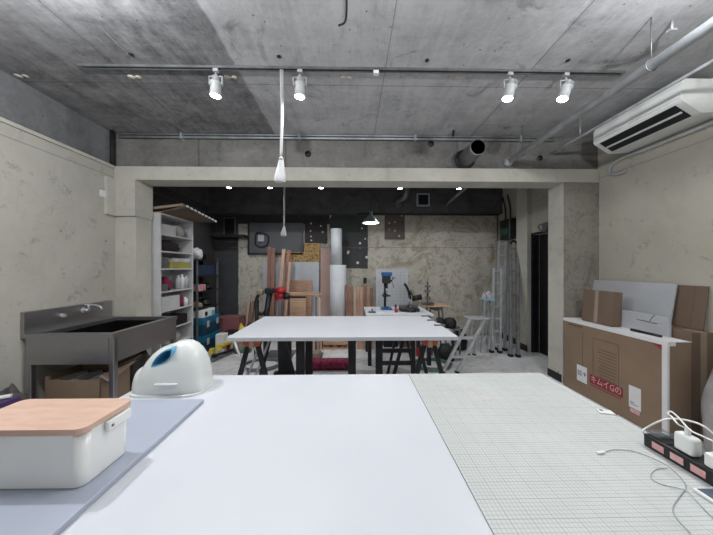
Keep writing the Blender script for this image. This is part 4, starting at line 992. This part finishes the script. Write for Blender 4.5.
# grey panel with switch
a = at(249, 222.5, 5.1); b = at(303, 253, 5.1)
t = thing('grey_wall_panel', 'plain dark grey panel mounted high on the back wall', 'panel', ((a.x+b.x)/2, 5.12, b.z))
bm = BM(); bx(bm, (a.x, 5.12, b.z), (b.x, 5.15, a.z), .003); obj('panel', bm, GREYP, t)
bm = BM(); bx(bm, (a.x-.03, 5.11, b.z-.03), (a.x, 5.15, a.z+.03)); bx(bm, (a.x, 5.11, b.z-.03), (b.x, 5.15, b.z)); bx(bm, (a.x, 5.11, a.z), (b.x, 5.15, a.z+.03)); obj('frame', bm, BLACK, t)
c = at(261, 238, 5.1); t = thing('wall_fan', 'small pale wall socket with black cord on the grey panel', 'socket', (c.x, 5.1, c.z-.08))
bm = BM(); bx(bm, (c.x-.06, 5.09, c.z-.07), (c.x+.06, 5.12, c.z+.06), .012); obj('body', bm, LGREY, t)
bm = BM(); tube(bm, smooth_path([(c.x-.11, 5.10, c.z-.12), (c.x-.09, 5.09, c.z+.08), (c.x+.02, 5.08, c.z+.10), (c.x+.13, 5.10, c.z+.04), (c.x+.12, 5.10, c.z-.12), (c.x, 5.1, c.z-.17), (c.x-.11, 5.10, c.z-.12)]), .012, 8); obj('cord', bm, BLACK, t)
# black perforated panel
a = at(304.5, 221, 5.1); b = at(327, 243, 5.1)
def dotpanel(name, a, b, m, label, dots):
    t = thing(name, label, 'panel', ((a.x+b.x)/2, 5.1, b.z))
    bm = BM(); bx(bm, (a.x, 5.12, b.z), (b.x, 5.15, a.z), .003); obj('panel', bm, m, t)
    for (fx, fz) in dots:
        x = a.x+(b.x-a.x)*fx; z = b.z+(a.z-b.z)*fz; bm = BM(); lathe(bm, [(0, 0), (.018, 0), (.018, .006), (0, .006)], (x, 5.114, z), 10, 'y'); obj('plaster_dab', bm, BAGW, t, label='white plaster dab')
dotpanel('black_wall_panel', a, b, M('near_black_board', (38, 32, 34), (30, 26, 28), 4, .6), 'black board with white dabs right of the grey panel', ((.28, .9), (.26, .55), (.28, .3), (.3, .12), (.72, .78), (.8, .5)))
a = at(385, 213, 5.1); b = at(405, 239, 5.1)
dotpanel('brown_wall_panel', a, b, M('brown_board', (92, 80, 78), (80, 70, 68), 4, .7), 'brown board with white dabs high on the back wall', ((.22, .62), (.5, .65), (.22, .35), (.5, .32), (.72, .12), (.85, .9)))
# picture / window frame at left back
a = at(223, 217, 5.1); b = at(235, 236, 5.1); t = thing('wall_picture', 'small dark frame with pale edge above the grey paint', 'frame', ((a.x+b.x)/2, 5.1, b.z))
bm = BM(); bx(bm, (a.x, 5.125, b.z), (b.x, 5.14, a.z)); obj('backing', bm, BLACK, t)
bm = BM()
for q in ((a.x, a.x+.02, b.z, a.z), (b.x-.02, b.x, b.z, a.z), (a.x+.02, b.x-.02, a.z-.02, a.z), (a.x+.02, b.x-.02, b.z, b.z+.02)): bx(bm, (q[0], 5.115, q[2]), (q[1], 5.149, q[3]))
obj('frame_rim', bm, DSTEEL, t)
bm = BM(); bx(bm, (at(213, 0, 5).x, 4.9, at(200, 237.5, 5).z), (at(246, 0, 5).x, YB, at(200, 236, 5).z+.02)); tag(obj('wall_shelf', bm, BMET), 'thin dark ledge below the small framed square', 'shelf')
# white tubes
x_ = at(338, 280, 4.85).x; 
t = thing('cardboard_tube', 'thick white tube standing below against the back wall', 'tube', (x_, 4.85, 0)); zt_ = at(338, 265, 4.85).z
bm = BM(); lathe(bm, [(0, 0), (.15, 0), (.15, zt_), (.0, zt_)], (x_, 4.85, 0), 36); obj('tube_body', bm, TUBEM, t)
x2 = at(336.3, 250, 4.85).x; z2 = at(338, 229, 4.85).z
bm = BM(); lathe(bm, [(0, zt_+.001), (.105, zt_+.001), (.105, z2), (0, z2)], (x2, 4.85, 0), 32); tag(obj('cardboard_tube', bm, TUBEM), 'narrower white tube standing on top of the thick tube', 'tube')
# red clamp on stand with wooden rod and black hose
Yk = 4.0
p = at(284, 294, Yk); q = at(321, 295, Yk)
t = thing('wooden_rod', 'pale wooden rod held level by the red clamp', 'rod', ((p.x+q.x)/2, Yk, p.z))
bm = BM(); a, b = at(288, 293.5, Yk), at(321, 294, Yk); bar(bm, a, b, .03, .035, bev=.003); obj('rod_body', bm, WOODH, t)
bm = BM(); a, b = at(290, 298.5, Yk), at(306, 298.5, Yk); bar(bm, a+Vector((0, 0, .02)), b+Vector((0, 0, .02)), .02, .03); obj('under_bar', bm, BLACK, t)
t = thing('red_clamp', 'red and black clamp machine gripping the wooden rod', 'clamp', (at(281, 0, Yk).x, Yk, 0))
for v, r_ in ((290.5, .055), (296, .05), (299.5, .035)):
    a = at(275.5, v, Yk); b = at(286 if v < 299 else 281, v, Yk); bm = BM(); tube(bm, [a, a.lerp(b, .2), a.lerp(b, .25), a.lerp(b, .75), a.lerp(b, .8), b], [r_*.7, r_*.7, r_, r_, r_*.7, r_*.7], 16); obj('clamp_drum', bm, RED, t)
a = at(287, 296, Yk); bm = BM(); lathe(bm, [(0, -.05), (.05, -.05), (.055, 0), (.05, .04), (0, .04)], a, 18, 'x'); obj('knob', bm, BLACK, t)
a = at(280, 301, Yk); bm = BM(); bx(bm, (a.x-.03, Yk-.03, 0), (a.x+.03, Yk+.03, a.z+.03)); bx(bm, (a.x-.2, Yk-.2, 0), (a.x+.2, Yk+.2, .03)); obj('stand', bm, DSTEEL, t)
t = thing('support_stand', 'slim grey stand under the far end of the wooden rod', 'stand', (at(318, 0, Yk).x, Yk, 0))
a = at(316, 297, Yk); bm = BM(); tube(bm, [(a.x, Yk, 0.0), (a.x, Yk, a.z-.0)], .014, 10); bx(bm, (a.x-.1, Yk-.1, 0), (a.x+.1, Yk+.1, .02)); obj('post', bm, DSTEEL, t)
a = at(319.5, 297, Yk); bm = BM(); tube(bm, [(a.x, Yk, 0.02), (a.x, Yk, a.z-.0)], .014, 10); obj('post', bm, WOOD2, t)
t = thing('hose_reel', 'black machine with looping hose beside the red clamp', 'machine', (at(266, 0, Yk).x, Yk, 0))
pts = [at(262, 291, Yk), at(257, 298, Yk), at(256, 308, Yk), at(260, 314, Yk), at(265, 312, Yk), at(269, 303, Yk), at(271, 294, Yk)]
bm = BM(); tube(bm, smooth_path(pts), .024, 10); obj('hose', bm, RUBBER, t)
a = at(271, 289, Yk); b = at(269, 320, Yk); bm = BM(); tube(bm, [at(270, 289, Yk), at(266, 318, Yk), (at(266, 0, Yk).x, Yk, 0)], .04, 12); obj('column', bm, BMET, t)
bm = BM(); c = at(270, 290.5, Yk); bx(bm, (c.x-.07, Yk-.06, c.z-.05), (c.x+.06, Yk+.06, c.z+.04), .02); obj('head', bm, BMET, t)
bm = BM(); c = at(260.5, 292, Yk); lathe(bm, [(0, -.04), (.045, -.04), (.05, 0), (.045, .04), (0, .04)], c, 16, 'x'); obj('nozzle', bm, CARD3, t)
bm = BM(); tube(bm, [at(257, 300, Yk), (at(256, 0, Yk).x, Yk, 0)], .03, 10); obj('post', bm, RUBBER, t)

# stacked battens behind bench
cols = (WOOD, WOOD, WOOD2, WOOD2, WOOD2, WOOD, WOOD2, WOOD)
for i in range(8):
    u = 347+i*3.3; top = 286+(i*7 % 5)*.5-(0 if i else 1)
    upright('timber_batten', u, u+2.7, top, 330, 4.75-.03*(i % 3), .025, cols[i], ['reddish batten, leftmost of the short row beside the tubes', 'reddish batten second from left in the short row', 'pale batten third from left in the short row', 'pale batten fourth from left in the short row', 'pale batten fourth from right in the short row', 'reddish batten third from right in the short row', 'pale batten second from right in the short row', 'reddish batten, rightmost of the short row'][i], 'batten', .06, group='short battens left of the tool board', ex=.0 if i > 1 else -.03)
a = at(363.3, 277.5, 4.72); b = at(366.7, 283.7, 4.72)
boxobj('black_canister', (a.x, 4.70, b.z), (b.x, 4.77, a.z), BLACK, 'small black container standing on top of the short battens', 'container', bev=.008)

# ================================================================ LADDERS, RIGHT REAR
def ladder(name, label, rails, nr, m, w=.028, d=.06, cap=False):
    """rails: (foot pixel, top pixel, depth of the top) for each side"""
    P = [(atz(fu, fv, 0), at(tu, tv, ty)) for (fu, fv), (tu, tv), ty in rails]
    t = thing(name, label, 'ladder', (P[0][0]+P[1][0])/2)
    across = (P[1][0]-P[0][0]).normalized()
    for b, tt in P:
        bm = BM(); bar(bm, b+Vector((0, 0, .03)), tt, d, w, Vector((1, 0, 0)), .004); obj('rail', bm, m, t)
        bm = BM(); bx(bm, (b.x-.028, b.y-.03, b.z), (b.x+.028, b.y+.03, b.z+.04)); obj('rubber_foot', bm, RUBBER, t)
    for k in range(nr):
        f = (k+.7)/nr; bm = BM(); bar(bm, P[0][0].lerp(P[0][1], f), P[1][0].lerp(P[1][1], f), .035, .028, (0, 0, 1)); obj('rung', bm, m, t)
    if cap:
        a, b = P[0][1], P[1][1]; bm = BM(); tube(bm, smooth_path([a, a+Vector((.01, 0, .04)), (a+b)/2+Vector((0, 0, .07)), b+Vector((-.01, 0, .04)), b]), .018, 8); obj('top_cap', bm, RUBBER, t)
    return t
ladder('extension_ladder', 'tall aluminium ladder leaning beneath the breaker box', (((497.5, 350), (499, 241), 4.75), ((504.8, 350.5), (506, 241), 4.75)), 9, ALU)
ladder('extension_ladder', 'shorter aluminium ladder standing in front of the tall one', (((491.5, 352.5), (494, 268), 4.42), ((499.8, 353), (501, 268), 4.42)), 7, ALU)
ladder('extension_ladder', 'dull grey ladder nearest the black doorway', (((510.5, 356.5), (510.5, 245), 4.45), ((518, 357), (517, 245), 4.45)), 9, M('weathered_aluminium', (140, 142, 145), (116, 118, 122), 8, .5, .4), .035, .06, cap=True)
# small platform stool
t = thing('step_stool', 'small aluminium step stool right of the middle table', 'step stool', (1.5, 3.7, 0))
tl, tr = at(466, 316, 3.7), at(486, 318, 3.7); zp = (tl.z+tr.z)/2
bm = BM(); bx(bm, (tl.x, 3.60, zp-.02), (tr.x, 3.80, zp), .004); obj('top_step', bm, ALU, t)
f0, f1 = atz(443, 373, 0), atz(457, 373, 0)
for a, b in ((Vector((tl.x+.02, 3.62, zp-.02)), f0), (Vector((tr.x-.06, 3.62, zp-.02)), f1), (Vector((tl.x+.13, 3.78, zp-.02)), atz(468.5, 355, 0)), (Vector((tr.x-.02, 3.78, zp-.02)), atz(474, 355, 0))):
    bm = BM(); bar(bm, a, b+Vector((0, 0, .012)), .032, .03, (0, 1, 0)); lg = obj('leg', bm, ALU, t)
    bm = BM(); bx(bm, (b.x-.02, b.y-.02, 0), (b.x+.02, b.y+.02, .025)); obj('foot', bm, RUBBER, lg)
for f in (.38, .72):
    a = Vector((tl.x+.02, 3.62, zp)).lerp(f0, f); b = Vector((tr.x-.06, 3.62, zp)).lerp(f1, f); bm = BM(); bx(bm, (a.x, a.y-.03, a.z-.012), (b.x, b.y+.05, b.z+.012)); obj('step', bm, ALU, t)
# second stool with teal sides
t = thing('step_ladder', 'aluminium step ladder with pale blue top behind the small stool', 'step ladder', (2.0, 4.1, 0))
zp = at(487, 299, 4.1).z; xa, xb = at(482, 299, 4.1).x, at(493, 299, 4.1).x
bm = BM(); bx(bm, (xa, 4.02, zp-.02), (xb, 4.20, zp), .004); obj('top_step', bm, M('pale_blue_trim', (140, 186, 198), (120, 170, 184), 5, .4), t)
for a, b in ((Vector((xa+.02, 4.04, zp-.02)), atz(481, 352, 0)), (Vector((xb-.02, 4.04, zp-.02)), atz(487, 352.5, 0)), (Vector((xa+.03, 4.18, zp-.02)), atz(480, 347, 0)+Vector((0, .1, 0))), (Vector((xb-.01, 4.18, zp-.02)), atz(489, 347, 0)+Vector((0, .1, 0)))):
    bm = BM(); bar(bm, a, b, .022, .03, (0, 1, 0)); obj('leg', bm, ALU, t)
for f in (.35, .7):
    a = Vector((xa+.02, 4.04, zp)).lerp(atz(481, 352, 0), f); b = Vector((xb-.02, 4.04, zp)).lerp(atz(487, 352.5, 0), f); bm = BM(); bx(bm, (a.x, a.y-.03, a.z-.012), (b.x, b.y+.05, b.z+.012)); obj('step', bm, ALU, t)
bm = BM(); a = Vector((xa+.0, 4.1, zp)); tube(bm, [a+Vector((-.02, 0, -.02)), a+Vector((.04, 0, .12)), a+Vector((.08, 0, .0))], .01, 8); obj('hand_hoop', bm, ALU, t)
bm = BM(); prism(bm, [Vector((xa, 4.1, zp+.001)), Vector((xb-.02, 4.1, zp+.001)), Vector((xb-.05, 4.1, zp+.12)), Vector((xa+.05, 4.1, zp+.06))], (0, .05, 0)); tag(obj('white_cloth', bm, BAGW), 'white cloth draped over the step ladder top', 'cloth')
# breaker box
t = thing('breaker_box', 'black breaker box with green switches on the rear right wall', 'breaker box', (XR-.05, 4.45, 1.9))
ya_, yb_ = atx(514, 229, XR-.04).y, atx(503.5, 229, XR-.04).y; zt_, zb_ = atx(509, 219.5, XR-.04).z, atx(509, 239.5, XR-.04).z
bm = BM(); bx(bm, (XR-.11, ya_, zb_), (XR, yb_, zt_), .008); obj('box', bm, BLACK, t)
bm = BM(); bx(bm, (XR-.118, ya_+.05, zb_+.09), (XR-.11, yb_-.05, zb_+.2)); obj('switch_window', bm, M('dark_green_strip', (40, 96, 84), (30, 70, 62), 20, .5), t, label='green switch strip')
bm = BM(); bx(bm, (XR-.114, ya_-.0, zb_), (XR-.110, ya_+.025, zt_)); bx(bm, (XR-.114, yb_-.025, zb_), (XR-.11, yb_, zt_)); obj('box_edge', bm, DSTEEL, t)
for i, dy in enumerate((-.05, .1)):
    y = (ya_+yb_)/2+dy; bm = BM(); tube(bm, smooth_path([(XR-.04, y, zt_), (XR-.03, y+.02, zt_+.2), (XR-.03, y+.1, zt_+.45)]), .012, 8); tag(obj('conduit', bm, RUBBER), ['near black cable rising from the breaker box', 'far black cable rising from the breaker box'][i], 'cable')
y = atx(497, 240, XR-.03).y
bm = BM(); tube(bm, [(XR-.02, y, .1), (XR-.02, y, 2.35)], .012, 8); tag(obj('conduit', bm, DSTEEL), 'thin vertical conduit in the rear right corner', 'conduit')
p = atx(545, 227, XR-.03)
t = thing('door_closer_box', 'small grey box on the wall above the black doorway', 'box', (XR-.04, p.y, p.z-.06)); bm = BM(); bx(bm, (XR-.06, p.y-.06, p.z-.07), (XR, p.y+.02, p.z+.06), .005); obj('box', bm, DSTEEL, t)
bm = BM(); tube(bm, smooth_path([(XR-.03, p.y+.02, p.z+.03), (XR-.05, p.y+.08, p.z+.05), (XR-.05, p.y+.11, p.z), (XR-.03, p.y+.06, p.z-.05)]), .008, 8); obj('hook', bm, DSTEEL, t)
p = atx(516, 228, XR-.01)
bm = BM(); lathe(bm, [(0, 0), (.045, 0), (.045, .01), (0, .01)], at(601, 240, 2.98)+Vector((.02, -.006, 0)), 20, 'y')
bm.free()

# ================================================================ BOOKCASE
BX0, BX1, BY0, BY1 = XL+.005, -2.33, 3.26, 3.93
t = thing('bookcase', 'tall white open bookcase standing by the left rear wall', 'bookcase', ((BX0+BX1)/2, 3.6, 0))
lv = [2.0, 1.749, 1.537, 1.319, 1.033, .79, .552, .326, .07]
for y in (BY0, BY1-.02):
    bm = BM(); bx(bm, (BX0, y, 0), (BX1, y+.02, lv[0])); obj('side_panel', bm, BWHITE, t)
bm = BM(); bx(bm, (BX0, BY0+.02, 0), (BX0+.008, BY1-.02, lv[0])); obj('back_panel', bm, BWHITE, t)
for i, z in enumerate(lv):
    bm = BM(); bx(bm, (BX0+.008, BY0+.02, z-.018), (BX1-.001, BY1-.02, z)); obj('shelf', bm, BWHITE, t)
def item(name, f0, f1, sh, h, m, label, cat, dep=(.03, .0), shape='box', group=None):
    """an item on bookcase shelf sh, from fraction f0 to f1 of its length (near to far)"""
    z = lv[sh]; ya = BY0+.03+(BY1-BY0-.06)*f0; yb = BY0+.03+(BY1-BY0-.06)*f1
    x1 = BX1-.01-dep[1]; x0 = BX0+.02+dep[0]
    bm = BM()
    if shape == 'box': bx(bm, (x0, ya, z), (x1, yb, z+h), .005)
    elif shape == 'blob': blob(bm, ((x0+x1)/2, (ya+yb)/2, z), ((x1-x0)/2*.85, (yb-ya)/2*.85, h/1.65), f0*10+sh, .10)
    elif shape == 'can':
        r_ = min(yb-ya, x1-x0)/2*.95; lathe(bm, [(0, 0), (r_, 0), (r_, h*.75), (r_*.5, h*.85), (r_*.5, h), (0, h)], (x1-r_-.005, (ya+yb)/2, z), 18)
    return tag(obj(name, bm, m), label, cat, group)
item('white_bin', .02, .50, 1, .13, BWHITE, 'white bin on the top tier of the bookcase', 'bin', (.03, .02))
item('plastic_bag', .53, .97, 1, .19, BAGG, 'crumpled grey bag on the top tier of the bookcase', 'bag', shape='blob')
item('dark_cloth_pile', .04, .85, 2, .165, M('dark_plum_cloth', (48, 34, 42), (36, 28, 34), 9, .9), 'dark plum cloth pile on the second tier of the bookcase', 'cloth', shape='blob')
item('grey_packet', .02, .22, 3, .14, DSTEEL, 'grey packet at near end of the bookcase third tier', 'packet')
item('yellow_box', .30, .95, 3, .085, YCARD, 'olive yellow box on the third tier of the bookcase', 'box')
o = item('white_tray', .45, .95, 3, .05, BAGW, 'white tray stacked on the olive yellow box', 'tray'); o.location.z += .0855
item('small_box', .03, .20, 4, .09, DSTEEL, 'small grey box at near end of the bookcase fourth tier', 'box')
item('magenta_pouch', .23, .44, 4, .19, MAG, 'magenta pouch on the fourth tier of the bookcase', 'pouch', shape='blob')
item('white_box', .36, .52, 4, .10, WPAPER, 'small white box beside the magenta pouch', 'box', (.17, 0)) if False else None
item('spray_can', .56, .67, 4, .19, LGREY, 'grey spray can nearest the magenta pouch', 'can', shape='can')
item('spray_can', .69, .80, 4, .20, WPAPER, 'white spray can in the middle of the fourth tier', 'can', shape='can')
item('spray_can', .83, .95, 4, .18, LGREY, 'grey spray can at far end of the fourth tier', 'can', shape='can')
item('white_bin', .02, .58, 5, .17, BWHITE, 'white bin on the fifth tier of the bookcase', 'bin')
item('small_bottle', .64, .78, 5, .16, MAG, 'dark red bottle beside the bin on the fifth tier', 'bottle', shape='can')
item('small_bottle', .80, .95, 5, .12, WPAPER, 'white bottle at far end of the fifth tier', 'bottle', shape='can')
item('black_box', .45, .85, 6, .13, BLACK, 'black box on the sixth tier of the bookcase', 'box')
item('white_box', .05, .40, 6, .12, WPAPER, 'white box on the sixth tier behind the sink', 'box')
item('cloth_pile', .1, .9, 7, .17, BAGG, 'pale crumpled bag on the seventh tier of the bookcase', 'bag', shape='blob')
item('storage_bin', .1, .9, 8, .2, DSTEEL, 'grey bin on the bottom tier of the bookcase', 'bin')
# sheet on the top
t = thing('cardboard_sheet', 'large brown cardboard sheet overhanging the bookcase top', 'cardboard', (-2.3, 3.6, 2.0))
P1 = Vector((BX0+.01, 3.27, 2.004)); P2 = at(186, 206.5, 3.28); P3 = at(217, 222.5, 4.0); P4 = Vector((BX0+.01, 4.0, 2.002))
P2m = Vector((BX1, 3.27, 2.004)); P4m = Vector((BX1, 3.99, 2.002))
for q in (P2, P3): q.z = max(q.z, 2.0)
bm = BM(); up = Vector((0, 0, .012))
for quad in ((P1, P2m, P4m, P4), (P2m, P2, P3, P4m)):
    prism(bm, quad, up)
obj('sheet', bm, CARD2, t)
for k in range(9):
    a = P2.lerp(P3, k/9); b = P2.lerp(P3, (k+.55)/9); bm = BM(); bar(bm, a+Vector((.008, 0, .006)), b+Vector((.008, 0, .006)), .01, .022); obj('edge_piece', bm, WPAPER, t, label='white torn edge piece')
bm = BM(); a = P1+Vector((0, -.003, .02)); prism(bm, [P1+Vector((.02, 0, .014)), P2+Vector((-.05, .02, .014)), P3+Vector((-.12, -.05, .014)), P4+Vector((.05, -.1, .014))], (0, 0, .03)); obj('top_sheet', bm, CARD3, t)

# ================================================================ METAL RACK
RX0, RX1, RY0, RY1 = XL+.01, -2.35, 4.07, 4.70
t = thing('metal_rack', 'dark metal storage rack beyond the white bookcase', 'rack', ((RX0+RX1)/2, 4.38, 0))
for x in (RX0+.012, RX1-.012):
    for y in (RY0+.012, RY1-.012):
        bm = BM(); bx(bm, (x-.012, y-.012, 0), (x+.012, y+.012, 1.47)); obj('post', bm, DSTEEL, t)
rl = [1.455, 1.20, .96, .70]
for z in rl:
    bm = BM(); bx(bm, (RX0, RY0, z-.015), (RX1, RY1, z)); obj('shelf', bm, BMET, t)
def ritem(name, f0, f1, z, h, m, label, cat, shape='box'):
    ya = RY0+.03+(RY1-RY0-.06)*f0; yb = RY0+.03+(RY1-RY0-.06)*f1; bm = BM()
    if shape == 'box': bx(bm, (RX0+.06, ya, z), (RX1-.03, yb, z+h), .005)
    else: blob(bm, ((RX0+RX1)/2+.01, (ya+yb)/2, z), (.11, (yb-ya)/2*.85, h/1.65), f0*9+z*5, .16)
    return tag(obj(name, bm, m), label, cat)
ritem('white_bag', .02, .42, rl[0], .20, BAGW, 'white plastic bag on top of the metal rack', 'bag', 'blob')
ritem('dark_box', .5, .95, rl[0], .10, BLACK, 'black box on top of the metal rack at right', 'box')
ritem('blue_case', .1, .95, rl[1], .17, M('dark_blue', (22, 46, 84), (16, 34, 66), 5, .5), 'dark blue case on the second tier of the metal rack', 'case')
ritem('red_box', .02, .45, rl[2]+.0, .10, M('red_white_box', (196, 60, 84), (220, 200, 206), 30, .6), 'red and white box on the middle tier of the metal rack', 'box')
ritem('dark_tool', .5, .95, rl[2], .12, BMET, 'dark tool at right of the middle rack tier', 'tool', 'blob')
ritem('dark_tool', .03, .42, rl[3], .10, CARD3, 'pale tool pile on the lowest rack tier', 'tool', 'blob')
ritem('dark_tool', .46, .92, rl[3], .12, BMET, 'dark tool pile at right of the lowest rack tier', 'tool', 'blob')
# tool cases and white box at rack's foot
def toolcase(z0, z1, m, label):
    t = thing('tool_case', label, 'tool case', (-2.42, 4.33, z0))
    x0, x1, y0, y1 = RX0+.05, -2.27, 4.11, 4.60
    bm = BM(); bx(bm, (x0, y0, z0), (x1, y1, z0+(z1-z0)*.62), .012); obj('case_body', bm, m, t)
    bm = BM(); bx(bm, (x0, y0-.004, z0+(z1-z0)*.63), (x1+.004, y1+.004, z1), .012); obj('case_lid', bm, TEAL, t)
    for y in (y0+.1, y1-.1):
        bm = BM(); bx(bm, (x1, y-.03, z0+(z1-z0)*.45), (x1+.014, y+.03, z0+(z1-z0)*.8), .004); obj('latch', bm, LGREY, t)
toolcase(0, .27, NAVY, 'dark teal tool case on the floor by the metal rack')
toolcase(.272, .545, NAVY, 'teal tool case stacked on the floor case')
t = thing('white_machine_box', 'white box with round black port on the teal tool cases', 'box', (-2.42, 4.28, .547))
bm = BM(); bx(bm, (-2.58, 4.12, .547), (-2.29, 4.48, .665), .01); obj('body', bm, WPL, t)
bm = BM(); lathe(bm, [(0, 0), (.035, 0), (.035, .01), (0, .01)], (-2.292, 4.20, .605), 20, 'x'); obj('port', bm, BLACK, t)
bm = BM(); bx(bm, (-2.292, 4.36, .56), (-2.284, 4.46, .63)); obj('blue_sticker', bm, BLUEP, t, label='pale blue sticker')
# clutter at left rear floor
a, b = at(219, 317, 4.85), at(240, 330, 4.85)
boxobj('pink_crate', (a.x, 4.80, 0), (b.x, 5.1, a.z), M('dusty_pink', (150, 98, 100), (130, 82, 84), 5, .7), 'dusty pink crate against the back wall left', 'crate')
boxobj('grey_box', (at(221, 0, 4.5).x, 4.45, 0), (at(233, 0, 4.5).x, 4.75, at(225, 333, 4.5).z), BMET, 'dark grey box in front of the pink crate', 'box')
boxobj('white_carton', (at(217, 0, 4.15).x, 4.10, 0), (at(225, 0, 4.15).x, 4.25, at(220, 334, 4.15).z), WPAPER, 'small white carton on the floor right of the tool cases', 'carton')
for i, (u0, v0, u1, v1, z, m, lab) in enumerate(((212, 350, 236, 341, .12, YEL, 'yellow bar, longest of the bars on the floor'), (214, 356, 240, 347, .05, BMET, 'black bar on the floor below the yellow bar'), (219, 346, 240, 338, .2, YEL, 'yellow bar leaning highest of the floor bars'), (212, 360, 232, 352, .02, DSTEEL, 'grey bar lowest on the floor at left'))):
    a = atz(u0, v0, z+.01); b = atz(u1, v1, z+.01); bm = BM(); bar(bm, a, b, .04, .025, bev=.004)
    bx(bm, (a.x-.03, a.y-.02, max(0, z-.05)), (a.x+.03, a.y+.04, z+.03)); tag(obj('clamp_bar', bm, m), lab, 'clamp bar')
t = thing('bar_rack', 'low dark rack holding the yellow and black bars', 'rack', (at(228, 350, 4).x, 4.0, 0))
pa = atz(225, 350, 0)
for dx, h in ((-.12, .10), (.12, .14)):
    bm = BM(); bx(bm, (pa.x+dx-.015, pa.y-.2, 0), (pa.x+dx+.015, pa.y+.25, .03)); bx(bm, (pa.x+dx-.015, pa.y+.1, 0), (pa.x+dx+.015, pa.y+.13, h)); obj('support', bm, BMET, t)
for i, (u, Y, h, w, d, m, nm, lab, cat) in enumerate(((243, 4.62, .33, .09, .09, YEL, 'yellow_tool', 'yellow machine part on the floor by the peeling wall', 'tool'), (250, 4.75, .38, .06, .08, BMET, 'black_tool', 'black tool standing right of the yellow machine part', 'tool'),
                                           (240, 4.2, .26, .09, .10, CARD, 'small_carton', 'small brown carton below the yellow machine part', 'carton'))):
    x = at(u, 300, Y).x; bm = BM(); blob(bm, (x, Y, 0), (w, d, h/1.6), i+20, .25); tag(obj(nm, bm, m), lab, cat)
for i, (u0, u1, Y, h, m) in enumerate(((244, 246, 5.0, .78, WOOD2), (248, 250, 5.0, .70, WOOD), (252, 253.5, 5.0, .74, WOOD2))):
    x0 = at(u0, 0, Y).x; x1 = at(u1, 0, Y).x; bm = BM(); prism(bm, [(x0, Y, 0), (x1, Y, 0), (x1+.05, Y+.08, h), (x0+.05, Y+.08, h)], (0, .015, 0)); tag(obj('wood_offcut', bm, m), ['pale wood offcut leaning left of the black hose', 'reddish wood offcut between two pale offcuts', 'pale wood offcut nearest the black hose'][i], 'offcut')

for i, (u, v, Y, w, d, h, m, nm, lab, cat) in enumerate((
        (227, 335, 4.25, .05, .05, .16, RED, 'red_tin', 'small red tin on the floor near the bars at rear left', 'tin'),
        (232, 330, 4.3, .05, .05, .24, WPAPER, 'white_tin', 'white tin standing behind the red tin', 'tin'),
        (246, 350, 4.2, .08, .06, .12, GREENH, 'green_box', 'small green box on the floor behind the left sawhorse', 'box'),
        (313, 350, 3.9, .10, .08, .10, CARD3, 'paper_parcel', 'pale parcel on the floor left of the low timber stack', 'parcel'),
        (390, 345, 4.5, .12, .10, .22, BMET, 'dark_crate', 'dark crate on the floor under the back workbench', 'crate'),
        (407, 345, 4.5, .10, .10, .16, CARD, 'small_carton', 'small brown carton on the floor under the back workbench', 'carton'),
        (420, 350, 4.0, .06, .06, .10, RED, 'red_block', 'small red block on the floor beneath the back workbench', 'block'))):
    x = at(u, v, Y).x; bm = BM(); bx(bm, (x-w, Y-d, 0), (x+w, Y+d, h), .008, rot=.2*(i % 3-1)); tag(obj(nm, bm, m), lab, cat)
# ================================================================ CAMERA, WORLD, VIEW
cam = bpy.data.cameras.new('camera'); co = bpy.data.objects.new('camera', cam); C.objects.link(co)
cam.sensor_width = 36; cam.lens = F/713*36; cam.clip_start = .02; cam.clip_end = 50
co.location = (0, 0, HC); co.rotation_euler = (PI/2, 0, -YAW)
bpy.context.scene.camera = co
w = bpy.data.worlds.new('world'); bpy.context.scene.world = w; w.use_nodes = True
w.node_tree.nodes['Background'].inputs[0].default_value = (.6, .65, .7, 1); w.node_tree.nodes['Background'].inputs[1].default_value = .1
vs = bpy.context.scene.view_settings
vs.view_transform = 'Standard'; vs.look = 'None'; vs.gamma = 1; vs.exposure = .2; vs.use_curve_mapping = False
